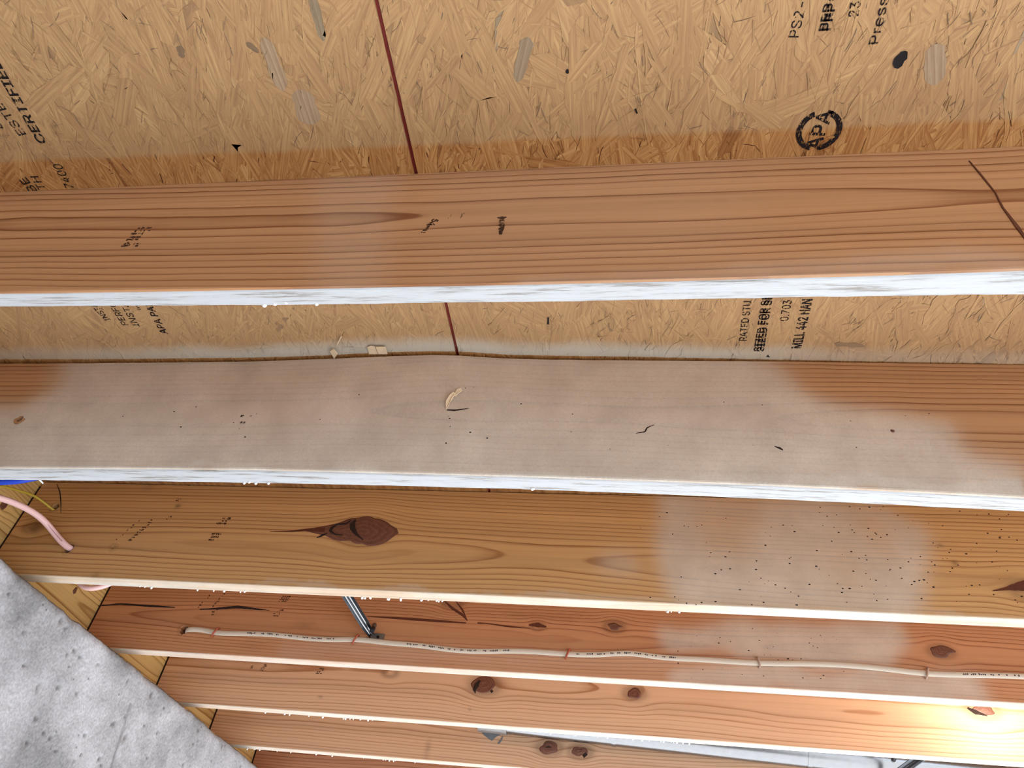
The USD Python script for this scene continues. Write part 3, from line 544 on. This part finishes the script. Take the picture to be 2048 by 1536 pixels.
stamp(3, (283, 1060), 8, 46, 9, 8, slant=-.6, fill=.75); stamp(3, (257, 1060), 6, 44, 9, 9, slant=-.6, fill=.45); stamp(3, (447, 1042), 20, 16, 3, 10, fill=.8); stamp(3, (428, 1074), 20, 18, 3, 11, fill=.7)
stamp(3, (358, 1000), 10, 6, 2, 12, fill=.6); stamp(3, (340, 1034), 6, 14, 3, 13, fill=.4)
ftext(3, (374, 971), 'U', .010, 0)
stamp(4, (569, 1198), 16, 14, 4, 14, fill=.85); stamp(4, (555, 1226), 14, 16, 4, 15, fill=.6); stamp(4, (438, 1200), 5, 30, 6, 16, slant=-.5, fill=.6); stamp(4, (428, 1224), 9, 16, 3, 17, slant=-.3, fill=.8); stamp(4, (408, 1203), 4, 30, 6, 18, slant=-.5, fill=.4)
stamp(5, (527, 1335), 8, 14, 5, 19, fill=.8); stamp(5, (641, 1342), 12, 14, 4, 20, fill=.6); stamp(5, (505, 1333), 5, 10, 4, 21, fill=.35)

# paint coats under the first two joists, with ragged edges, and beads of paint that dried before they fell
def coat(k, zf, zr, xa, xb):
    xs = np.arange(xa, xb, .004); n = 11; t = np.linspace(0, 1, n)
    a0 = .0008 + .0016 * np.clip(nz(xs * 30, 0, seed=k + 40, oct=3) + .2, 0, 1); a1 = .0008 + .003 * np.clip(nz(xs * 30, 5, seed=k + 41, oct=3) + .2, 0, 1)
    yy = YJ[k] + .0012 - a0[:, None] * 0 + (TH - .0005 + a1[:, None]) * t
    base = zf(xs)[:, None] * (1 - t) + zr(xs)[:, None] * t
    lump = .0012 + .0022 * np.clip(nz(xs[:, None] * 14, yy * 120, seed=k + 42, oct=3) + .25, 0, 1)
    zz = base - lump * np.sin(np.pi * np.clip(t, .04, .96)) ** .5
    zz[:, 0] = zf(xs) + .003; zz[:, -1] = zr(xs) + .004
    V = np.stack([np.broadcast_to(xs[:, None], yy.shape), yy, zz], -1).reshape(-1, 3)
    i = (np.arange(len(xs) - 1)[:, None] * n + np.arange(n - 1)[None]).ravel()
    obj('paint_coat', (V, np.c_[i, i + 1, i + n + 1, i + n]), COAT, JT[k], smooth=True, label='thick white sprayed paint on the underside')
coat(1, j1f, j1r, -1.447, 2.39); coat(2, j2f, j2r, -1.447, 2.39)
def beads(k, spans, zr, seed):
    r = np.random.default_rng(seed); ms = []
    for (pa, pb, n) in spans:
        for q in range(n):
            s = r.random(); px, py = pa[0] + (pb[0] - pa[0]) * s, pa[1] + (pb[1] - pa[1]) * s
            x = hit(px, py, 1, YJ[k] + TH)[0]; R_ = r.uniform(.0012, .0032)
            m = trimesh.creation.icosphere(1, R_); m.apply_scale((1, 1, r.uniform(.9, 1.5))); m.apply_translation((x, YJ[k] + TH - r.uniform(0, .006), zr(np.array([x]))[0] - R_ * .35)); ms.append(m)
    obj('paint_beads', cat_(ms), DRIP, JT[k], smooth=True, kind='stuff')
flatH = lambda x: np.full_like(x, H)
beads(1, [((510, 609), (640, 608), 8)], j1r, 1)
beads(2, [((470, 966), (540, 967), 5), ((1035, 978), (1130, 982), 3)], j2r, 2)
beads(3, [((725, 1195), (905, 1203), 13), ((260, 1178), (500, 1186), 8), ((1300, 1220), (1360, 1222), 4)], flatH, 3)
beads(5, [((640, 1434), (760, 1442), 9), ((530, 1427), (640, 1434), 5), ((1195, 1476), (1380, 1488), 12), ((1080, 1470), (1160, 1474), 5)], flatH, 5)
beads(6, [((495, 1499), (520, 1501), 4), ((540, 1503), (840, 1520), 12)], flatH, 6)

# ------------------------------------------------------------------ OSB ceiling
ceil = thing('ceiling', kind='structure')
def panel(x0, x1, y0, y1, holes=()):
    ys = np.arange(y0, y1 + 1e-6, .01); n = len(ys)
    def edge(x, s, free): return x + (s * .0007 * np.abs(nz(ys * 90, x, seed=21, oct=3)) * 2 if free else 0)
    L, Rr = edge(x0, 1, True) + np.zeros(n), edge(x1, -1, True) + np.zeros(n)
    zb, zt = HT + .0016, HT + .018
    V = np.vstack([np.c_[L, ys, np.full(n, zb)], np.c_[Rr, ys, np.full(n, zb)], np.c_[Rr, ys, np.full(n, zt)], np.c_[L, ys, np.full(n, zt)]])
    i = np.arange(n - 1); F = np.vstack([np.c_[s * n + i, s * n + i + 1, ((s + 1) % 4) * n + i + 1, ((s + 1) % 4) * n + i] for s in range(4)] + [[[0, n, 2 * n, 3 * n]], [[n - 1, 4 * n - 1, 3 * n - 1, 2 * n - 1]]])
    return obj('osb_panel', (V, F), OSB, ceil)
GAP = .0029
PL = panel(XR + .001, XS - GAP, -3.0, 4.2)
PR = panel(XS + GAP, XS + 1.2192 - GAP, -3.0, 4.2)
PF = panel(XS + 1.2192 + GAP, 2.6, -3.0, 4.2)
for p, x in ((PL, XS), (PR, XS + 1.2192)):
    ys = np.arange(-3.0, 4.2, .008); n = len(ys)
    lo = HT + .0024 + .001 * nz(ys * 60, x, seed=22, oct=3)
    a, b = x - GAP - .0016 + .0016 * nz(ys * 110, x, seed=23, oct=3), x + GAP + .0016 + .0016 * nz(ys * 110, x, seed=24, oct=3)
    V = np.vstack([np.c_[a, ys, lo - .0016], np.c_[a + .002, ys, lo + .003], np.c_[b - .002, ys, lo + .003], np.c_[b, ys, lo - .0016], np.c_[b, ys, lo + .012], np.c_[a, ys, lo + .012]])
    i = np.arange(n - 1); F = np.vstack([np.c_[s * n + i, s * n + i + 1, ((s + 1) % 6) * n + i + 1, ((s + 1) % 6) * n + i] for s in range(6)])
    obj('tongue', (V, F), REDEDGE, p, label='dark red sealed tongue in the joint')

def strands(par, xa, xb, ya, yb, seed):
    r = np.random.default_rng(seed); area = (xb - xa) * (yb - ya)
    VV, FF, TT, UU, SV = [], [], [], [], []; off = 0
    na, nc = 9, 4
    specs = [(int(area * 1300), (.09, .20), (.018, .046), (.0001, .0015), 0), (int(area * 800), (.05, .15), (.008, .026), (.0001, .0012), 0), (int(area * 500), (.04, .12), (.003, .008), (0, .0008), 0), (int(area * 900), (.012, .05), (.0008, .0026), (-.0001, .0006), 1), (int(area * 2400), (.005, .03), (.0005, .0014), (-.0001, .0003), 2)]
    for cnt, (l0, l1), (w0, w1), (d0, d1), kind in specs:
        for _ in range(cnt):
            L, W = r.uniform(l0, l1), r.uniform(w0, w1)
            th = r.normal(-.08, .42) if r.random() > .14 else r.uniform(-1.5, 1.5)
            c = np.array([r.uniform(xa, xb), r.uniform(ya, yb)]); z = HT + r.uniform(d0, d1)
            u = np.array([math.sin(th), math.cos(th)]); v = np.array([u[1], -u[0]])
            t = np.linspace(-.5, .5, na); e0, e1 = r.uniform(.3, 1, 2); sk = r.uniform(-.6, .6)
            hw = W / 2 * np.minimum(1, np.minimum((t + .5) * 9 + e0 * .7, (.5 - t) * 9 + e1 * .7)) * (1 + .12 * r.normal(size=na))
            mid = .04 * L * r.normal() * (4 * t * t) + .02 * W * r.normal(size=na)
            s = np.linspace(-1, 1, nc)
            U = t[:, None] * L + sk * s[None] * W * .5 * (np.abs(t[:, None]) > .4)
            Vv = mid[:, None] + s[None] * hw[:, None]
            P = c + U[..., None] * u + Vv[..., None] * v
            x, y = np.clip(P[..., 0], xa, xb), P[..., 1]
            zz = z + r.normal() * .0003 * t[:, None] * 2 + r.normal() * .00035 * s[None] + .00008 * r.normal(size=(na, nc))
            VV.append(np.stack([x, y, np.maximum(zz, HT - .0002)], -1).reshape(-1, 3))
            i = (np.arange(na - 1)[:, None] * nc + np.arange(nc - 1)[None]).ravel() + off
            FF.append(np.c_[i, i + 1, i + nc + 1, i + nc]); off += na * nc
            q = r.random()
            tone = r.beta(2.6, 2.6) * .46 + .38 if kind == 0 else (r.uniform(.2, .8) if kind == 1 else r.uniform(0, .26))
            if kind == 0 and q > .998: tone = r.uniform(.955, 1)
            if kind == 0 and q < .012: tone = r.uniform(.12, .24)
            TT.append(np.full(na * nc, tone)); o = r.uniform(0, 40, 2)
            UU.append((U + o[0]).ravel()); SV.append((Vv + o[1]).ravel())
    # flakes the photograph singles out
    def special(px, py, lpx, wpx, ang, tone, z=HT - .0002):
        nonlocal off
        c = np.array(onosb(px, py)); q = np.array(onosb(px + lpx * math.sin(ang), py + lpx * math.cos(ang))) - c; L = np.hypot(*q) * 2; u = q / np.hypot(*q); v = np.array([u[1], -u[0]])
        if not xa < c[0] < xb: return
        W = np.hypot(*(np.array(onosb(px + wpx, py)) - c)); t = np.linspace(-.5, .5, na); s = np.linspace(-1, 1, nc); hw = W * np.minimum(1, np.minimum((t + .5) * 6 + .3, (.5 - t) * 6 + .2)) * (1 + .1 * r.normal(size=na))
        P = c + (t * L)[:, None, None] * u + (s[None] * hw[:, None])[..., None] * v
        VV.append(np.concatenate([P, np.full((na, nc, 1), z)], -1).reshape(-1, 3)); i = (np.arange(na - 1)[:, None] * nc + np.arange(nc - 1)[None]).ravel() + off
        FF.append(np.c_[i, i + 1, i + nc + 1, i + nc]); off += na * nc; TT.append(np.full(na * nc, tone)); UU.append(np.repeat(t * L + 3, nc)); SV.append((s[None] * hw[:, None] + 5).ravel())
    for a_ in ((635, 35, 48, 9, .25, 1.0), (1045, 120, 45, 12, -.25, .99), (548, 130, 55, 14, .35, .962), (612, 215, 36, 22, .3, .962), (362, 104, 12, 7, .2, .05), (1870, 130, 40, 18, 0, .97), (505, 95, 16, 5, .9, .06), (1700, 690, 30, 6, 1.5, .1), (250, 205, 45, 18, -.15, .5), (1170, 125, 50, 12, -.7, .75)): special(*a_)
    V = np.vstack(VV); F = np.vstack(FF)
    obj('wood_strands', (V, F), STRAND, par, attrs={'tone': np.concatenate(TT), 'su': np.concatenate(UU), 'sv': np.concatenate(SV)}, kind='stuff')
strands(PL, XR + .002, XS - GAP, .1, .96, 3)
strands(PR, XS + GAP, XS + 1.2192 - GAP, .1, .96, 4)

ZT = HT - .0004
def otext(s, ref, p0, p1, cap_px, par, bold=False, mat=None, ghost=False):
    """a printed line on the sheet: it starts at p0 and its first part 'ref' ends at p1; letters' tops point to the left of the picture"""
    A, B = np.array(onosb(*p0)), np.array(onosb(*p1)); u = (B - A) / np.linalg.norm(B - A); v = np.array([u[1], -u[0]])
    m = meshkit.text_mesh(s, 1.0, .1, bold=bold); sc = np.linalg.norm(B - A) / meshkit.text_mesh(ref, 1.0, .1, bold=bold).vertices[:, 0].max()
    cap = np.linalg.norm(np.array(onosb(p0[0] + cap_px, p0[1])) - A)
    ms = []
    for dx in ((0, .28) if ghost else (0,)):
        q = m.copy(); V = q.vertices; P = A + (V[:, :1] * sc) * u + (V[:, 1:2] * cap * (.75 if ghost else 1) + dx * cap) * v
        q.vertices = np.c_[P, ZT - V[:, 2] * .002]; q.invert(); ms.append(q)
    return obj('printed_line', cat_(ms), mat or INK, par)
otext('PS2-10', 'PS2', (1596, 77), (1610, 22), 20, PR)
otext('PRP-108', 'PRP', (1660, 63), (1672, 6), 22, PR, True, ghost=True)
otext('23/32', '23', (1716, 34), (1722, 2), 20, PR)
otext('Press', 'Press', (1756, 90), (1778, -6), 19, PR)
otext('RATED STU', 'RATED STU', (1493, 682), (1503, 602), 15, PR)
otext('SIZED FOR SP', 'SIZED FOR S', (1527, 703), (1544, 600), 19, PR, True, ghost=True)
otext('0.703', '0.703', (1576, 642), (1584, 600), 17, PR)
otext('MILL 442 HAN', 'MILL 442 HAN', (1602, 697), (1625, 598), 19, PR, True)
otext('CERTIFIED', 'CERTIFIED', (95, 288), (-6, 116), 17, PL, True)
otext('ESTE', 'ESTE', (55, 270), (4, 206), 17, PL)
otext('D', 'D', (8, 258), (0, 244), 14, PL)
otext('BE', 'BE', (78, 384), (52, 354), 18, PL); otext('TH', 'TH', (94, 380), (76, 352), 16, PL); otext('7400', '7400', (150, 378), (122, 328), 17, PL)
otext('INSTA', 'INSTA', (222, 640), (190, 606), 12, PL); otext('PERFO', 'PERFO', (258, 651), (228, 604), 13, PL); otext('INSTA', 'INSTA', (280, 653), (252, 604), 13, PL); otext('APA PAD', 'APA PAD', (336, 668), (300, 602), 13, PL, True); otext('ag', 'ag', (283, 620), (272, 606), 8, PL)
def mark():
    c = np.array(onosb(1638, 261)); ex = np.array(onosb(1684, 256)) - c; ey = np.array(onosb(1634, 221)) - c; rad = (np.linalg.norm(ex) + np.linalg.norm(ey)) / 2
    ms = []
    up = np.array([0, -1.0]) * 1.0
    for a0, a1 in ((math.radians(112), math.radians(256)), (math.radians(-78), math.radians(76))):   # ring broken where the letters cross it
        a = np.linspace(a0, a1, 40); o, i_ = rad * np.c_[np.cos(a), -np.sin(a)], rad * .75 * np.c_[np.cos(a), -np.sin(a)]
        ms.append(trimesh.creation.extrude_polygon(shapely.Polygon(np.vstack([o, i_[::-1]])), .0002, engine='earcut'))
    m = cat_(ms); m.apply_translation((c[0], c[1], ZT - .0002))
    t = meshkit.text_mesh('APA', 1.0, .1, bold=True); V = t.vertices; wd = V[:, 0].max(); u = np.array([.12, -.99]); v = np.array([u[1], -u[0]])
    P = c + ((V[:, :1] - wd / 2) / wd * rad * 1.95) * u + ((V[:, 1:2] - .5) * rad * .62) * v
    t.vertices = np.c_[P, ZT - V[:, 2] * .002]; t.invert()
    obj('printed_mark', cat_([m, t]), INK, PR)
mark()
# flush dark plugs, their black standing for shade inside a knot hole and voids
def void(px, py, pts, par):
    P = np.array([onosb(px + a, py + b) for a, b in pts]); n = len(P); c = P.mean(0)
    V = np.vstack([np.c_[P, np.full(n, HT - .0009)], np.c_[c + (P - c) * .8, np.full(n, HT - .0004)], [[*c, HT - .0003]]]); q = np.arange(n); k = (q + 1) % n
    obj('hole_shade', (V, np.vstack([np.c_[q, k, n + k], np.c_[q, n + k, n + q], np.c_[n + q, n + k, np.full(n, 2 * n)]])), VOID, par)
VOID = plain('void_black', lin(22, 16, 18), .9)
void(1800, 119, [(-15, 8), (-12, -2), (-4, -10), (2, -16), (10, -18), (15, -16), (14, -2), (8, 3), (4, 12), (-4, 18), (-12, 16)], PR)
void(1134, 142, [(-3, 2), (-1, -4), (3, -4), (4, 4), (0, 5)], PR); void(1272, 220, [(-3, -2), (0, -4), (4, 6), (1, 7)], PR); void(1536, 712, [(-4, 1), (0, -3), (4, 2)], PR); void(1096, 640, [(-1, -6), (2, -6), (2, 8), (-2, 8)], PR)
# two loose flakes and a splinter hanging by the second joist
fo = lambda pts: [np.array([*onosb(*p), HT - .0006]) for p in pts]
flake(PL, fo([(735, 692), (742, 688), (750, 689), (757, 706), (739, 706)]), (0, 0, -1), .0012, CHIP, 'loose_flake', [.001, .003, .003, .001, .001])
flake(PL, fo([(752, 690), (772, 689), (776, 705), (758, 706)]), (0, 0, -1), .0014, CHIP, 'loose_flake', [.003, .004, .002, .001])
flake(PL, fo([(676, 682), (684, 668), (686, 669), (674, 690)]), (0, 0, -1), .0012, CHIP, 'loose_splinter', [.002, .004, .004, .001])
flake(PL, fo([(661, 698), (670, 692), (678, 700), (671, 711), (666, 704)]), (0, 0, -1), .002, CHIP, 'loose_splinter', [.003, .006, .008, .006, .003])

# ------------------------------------------------------------------ services
# white cable stapled along the fourth joist
cp = [(372, 1261), (400, 1260.5), (432, 1266), (480, 1268), (560, 1271.5), (620, 1278), (680, 1280), (711, 1280), (770, 1286), (840, 1292), (900, 1300), (960, 1303.5), (1020, 1303), (1060, 1304), (1135, 1309), (1200, 1310), (1260, 1308), (1310, 1314), (1400, 1320), (1517, 1327), (1600, 1328), (1700, 1332), (1780, 1340), (1853, 1348), (1950, 1351), (2048, 1354), (2200, 1364)]
pp = [at_face(4, *p, .0032) for p in cp]
pp += [np.array([x, YJ[4] - .0032, pp[-1][2] + z]) for x, z in ((1.5, -.004), (1.9, -.002), (2.3, -.006))]
h0 = at_face(4, 368, 1260)
pp = [h0 + [0.002, .03, -.001], h0 + [.004, .012, 0]] + [pp[0] + [.004, 0, 0]] + pp[1:]
pts = spline(pp, 420)
t = thing('electrical_cable', 'flat white sheathed cable stapled along the reddish joist', 'cable', h0)
obj('jacket', tube(pts, .0032, .0068, (0, -1, 0), 18), CABLE, t, smooth=True)
def prints(runs):
    r = np.random.default_rng(9); ms = []; xs = pts[:, 0]
    for (pa, pb) in runs:
        x, xe = at_face(4, *pa)[0], at_face(4, *pb)[0]
        while x < xe:
            w = r.uniform(.004, .02); i = int(np.argmin(abs(xs[10:] - x))) + 10; q = pts[i]; dr = pts[min(i + 3, len(pts) - 1)] - q; an = math.atan2(dr[2], dr[0])
            nn = max(1, int(w / .0042))
            for c_ in range(nn):
                m = trimesh.creation.box((.0028, .0008, r.uniform(.0022, .0042))); m.apply_translation(((c_ + .5) * .0042, 0, r.uniform(-.0006, .0006))); m.apply_transform(trimesh.transformations.rotation_matrix(-an, (0, 1, 0))); m.apply_translation((q[0], q[1] - .0031, q[2])); ms.append(m)
            x += w + r.uniform(.004, .009)
    obj('printing', cat_(ms), PRINT, t, label='row of small dark printed marks', kind='stuff')
prints([((492, 1268), (672, 1280)), ((812, 1289), (1006, 1303)), ((1155, 1309), (1362, 1317)), ((1920, 1350), (2060, 1354))])
for n_, (px, py, mt, lb) in enumerate([(432, 1266, STAPLE, 'red staple over the white cable, nearest the drilled hole'), (712, 1280, STAPLE, 'red staple over the white cable beside the foot of the steel bridging'), (1136, 1309, STAPLE, 'red staple over the middle of the white cable, right of the bridging'),
                                       (1517, 1326, STAPLET, 'paint-dusted staple over the white cable inside the grey overspray patch'), (1853, 1348, STAPLET, 'paint-dusted pinkish staple over the white cable, rightmost of the five')]):
    c = at_face(4, px, py); s = thing('cable_staple', lb, 'staple', c); a = .004 if n_ != 3 else -.001
    crown = spline([c + [a + .001, -.0005, .0115], c + [a, -.0075, .0105], c + [0, -.0088, 0], c + [-a, -.0075, -.0105], c + [-a - .001, -.0005, -.0115]], 24)
    obj('crown', tube(crown, .0021, None, (1, 0, 0), 10), mt, s, smooth=True)
    for sg in (1, -1):
        e = c + [sg * (a + .001), 0, sg * .0115]
        obj('leg', tube([e + [0, -.003, 0], e + [0, .004, 0]], .0015, None, (1, 0, 0), 8), mt, s)

def P3(px, py, y): return hit(px, py, 1, y)
y3 = YJ[3]
e3 = at_face(3, 138, 1097)
pk = [e3 + [.006, .06, .012], e3 + [.002, .02, .006], e3 + [0, -.004, .001], P3(112, 1070, y3 - .03), P3(92, 1046, y3 - .06), P3(68, 1026, y3 - .10), P3(38, 1010, y3 - .15), P3(0, 996, y3 - .21), P3(-60, 984, y3 - .28), P3(-110, 974, YJ[2] + TH + .002)]
pk = [p - [0, 0, .000] for p in pk]
pc = spline(pk, 120)
t = thing('pink_cable', 'pale pink cable entering a drilled hole at the left end of the golden joist', 'cable', e3)
obj('jacket', tube(pc, .0075, .0062, (1, 0, .6), 18), PINK, t, smooth=True)
obj('seam', tube(pc[20:] + np.array([.0035, -.0058, -.0012]), .0011, None, (1, 0, 0), 6), plain('pink_crease', lin(196, 150, 158), .5), t, smooth=True)
q3 = np.array([hit(180, 1180, 1, y3 + .10)])[0]
pe = spline([q3 + [-.06, -.01, .04], q3 + [-.03, 0, .012], q3 + [-.004, 0, .0045], q3 + [.014, .002, .008], q3 + [.05, .01, .035]], 40)
t2 = thing('pink_cable', 'short bend of pink cable peeping out below the golden joist by the wall', 'cable', q3)
obj('jacket', tube(pe, .006, .0075, (0, 0, 1), 14), PINK, t2, smooth=True)
e4 = at_face(3, 106, 1019)
yw = [e4 + [.006, .02, .002], e4 + [0, -.001, 0], P3(75, 996, y3 - .04), P3(40, 982, y3 - .09), P3(5, 973, y3 - .15), P3(-60, 978, y3 - .24), P3(-110, 992, YJ[2] + TH + .002)]
t = thing('yellow_wire', 'thin yellow wire running into a small hole above the pink cable', 'wire', e4)
obj('jacket', tube(spline(yw, 80), .0028, None, (1, 0, .6), 12), YELL, t, smooth=True)
yb = YJ[2] + TH + .05
bl = [P3(-160, 962, yb), P3(-60, 960, yb), P3(10, 960, yb + .005), P3(60, 954, yb + .01), P3(110, 938, yb + .02), P3(150, 915, yb + .03), P3(175, 880, yb + .04)]
t = thing('blue_hose', 'bright blue plastic hose sagging behind the grey joist at the left edge', 'hose', bl[2])
obj('hose_wall', tube(spline(bl, 60), .0098, None, (1, 0, .6), 20), BLUE, t, smooth=True)

# steel bridging
def bridging(ka, E, topz, p1, p2, label):      # p1-p2: the direction it runs in, seen from the camera
    n = np.cross(ray(*p1), ray(*p2)); ya = YJ[ka] + TH
    x = -(n[1] * ya + n[2] * (topz - C[2])) / n[0]
    A = np.array([x, ya + .001, topz]); u = E - A; L = np.linalg.norm(u); u /= L
    s = np.cross(u, [0, 1, 0]); s /= np.linalg.norm(s); nn = np.cross(s, u)
    if nn[1] > 0: nn = -nn; s = -s
    t = thing('steel_bridging', label, 'bracing', E)
    hw = .012
    sec = np.array([(-hw, .002), (-hw, -.0005), (-hw * .45, -.0075), (-hw * .2, -.0075), (0, -.001), (hw * .2, -.0075), (hw * .45, -.0075), (hw, -.0005), (hw, .002)])
    sec = np.vstack([sec, (sec + [0, .0016])[::-1]])
    st_ = np.linspace(.0, 1.0, 30); tw = np.interp(st_, [0, .1, .9, 1], [1, 1, 1, .55])
    V = np.concatenate([A + u * L * q + (sec[:, :1] * w_) * s + sec[:, 1:] * nn for q, w_ in zip(st_, tw)]); m = len(sec)
    i = np.arange(len(st_) - 1)[:, None] * m; j = np.arange(m)[None]; k = (j + 1) % m
    obj('channel', (V, np.stack([i + j, i + k, i + m + k, i + m + j], -1).reshape(-1, 4)), GALV, t)
    ft = bx(E[0] - .004, E[0] + .032, E[1] - .0022, E[1], E[2] - .011, E[2] + .009)
    obj('foot', ft, STEELD, t)
    hd = trimesh.creation.cylinder(.0035, .003, sections=16); hd.apply_transform(trimesh.transformations.rotation_matrix(np.pi / 2, (1, 0, 0))); hd.apply_translation((E[0] + .016, E[1] - .003, E[2] - .001))
    obj('nail', hd, NAILD, t)
    return t
bridging(3, at_face(4, 745, 1274) - [0, .001, 0], HT - .03, (694, 1193), (743, 1273), 'galvanised steel bridging slanting down to the white cable')
bridging(5, at_face(6, 1750, 1580) - [0, .001, 0], H + .022, (1829, 1524), (1812, 1536), 'bluish steel bridging beside the duct at the bottom right corner')
def nail(k, tip, root, label):
    a = at_face(k, *root); d_ = P3(*tip, YJ[k] - .03); t = thing('nail', label, 'nail', a)
    dirv = (d_ - a) / np.linalg.norm(d_ - a)
    obj('shank', tube([a - dirv * .004, a + dirv * (np.linalg.norm(d_ - a) * .62)], .0062, None, (1, 0, 0), 14), STEELD, t, smooth=30)
    obj('tip', tube([a + dirv * np.linalg.norm(d_ - a) * .62, d_, d_ + dirv * .002], [.0066, .0066, .004], None, (1, 0, 0), 14), NAILD, t, smooth=30)
nail(4, (744, 1261), (749, 1251), 'stubby grey bolt with black end above the foot of the bridging')
a = hit(1796, 1524, 1, YJ[5] + TH); a[2] = H + .006
t = thing('nail', 'dark bolt beside the bridging at the bottom right corner', 'nail', a)
obj('shank', tube([a - [0, .004, 0], a + [0, .030, 0]], .005, None, (1, 0, 0), 14), NAILD, t, smooth=30)
obj('tip', tube([a + [0, .030, 0], a + [0, .038, -.001]], [.0062, .005], None, (1, 0, 0), 14), STEELD, t, smooth=30)

# round duct between the fifth and sixth joists
RD = .05; yc = YJ[6] - RD - .004; q = []
for px, py in ((1010, 1467), (1117, 1481), (1300, 1502), (1450, 1518), (1600, 1534)):
    d = ray(px, py); nrm = math.hypot(d[1], d[2]); zc = (RD * nrm + yc * d[2]) / d[1]; tt = (yc * d[1] + zc * d[2]) / nrm ** 2; q.append((d[0] * tt, zc))
q = np.array(q); sl, ic = np.polyfit(q[:, 0], q[:, 1], 1)
dx = lambda x, r_=0: np.array([x, yc, 1.75 + ic + sl * x])
xl = hit(957, 1462, 1, yc)[0]; xc = hit(1012, 1466, 1, yc)[0]
t = thing('metal_duct', 'shiny round metal duct lying between the last joists at the bottom right', 'duct', dx(xl))
def shell(xa, xb, ro, name, mat, n=26, rim_=.0012):
    xs = np.linspace(xa, xb, n); return obj(name, tube([dx(x) for x in xs], ro, None, (0, 0, 1), 40), mat, t, smooth=40)
shell(xc, 2.3, RD, 'pipe', GALV)
shell(xl, xc + .004, RD + .0025, 'collar', STEELD, 6)
for x in (xc + .35, xc + .95): shell(x, x + .012, RD + .0015, 'seam', GALV, 4)
sm = [onface(6, *p) for p in ((962, 1462), (1012, 1466), (1004, 1468), (992, 1474), (984, 1482), (975, 1476), (966, 1469))]
flake(JT[6], [np.array([x, YJ[6], z]) for x, z in sm], (0, -1, 0), .001, SEALANT, 'sealant_smear')
blade(6, [(1006, 1472), (1003, 1479), (998, 1486), (995, 1486)], [.002, .006, .006, .002], SEALANT, 'sealant_smear')

# lamp in the bay in front of the pale joist
lx, lz = onface(5, 1995, 1462); lp = np.array([lx, 1.985, 1.75 + .775])
t = thing('ceiling_lamp', 'bare bulb in a porcelain holder up in the bay before the glowing joist', 'lamp', lp)
obj('holder', trimesh.creation.revolve(np.array([(0, .0), (.016, .0), (.018, .04), (.05, .06), (.055, HT - lp[2] - .035), (0, HT - lp[2] - .035)]) + [0, .034], sections=32).apply_translation(lp), plain('porcelain', lin(232, 230, 224), .3), t, smooth=30)
BULB = M('lit_bulb', {'e': ('emission', {'color': (1.0, .93, .80), 'strength': 140.0})}, [], 'e.emission')
obj('bulb', trimesh.creation.icosphere(3, .03).apply_translation(lp), BULB, t, smooth=True)
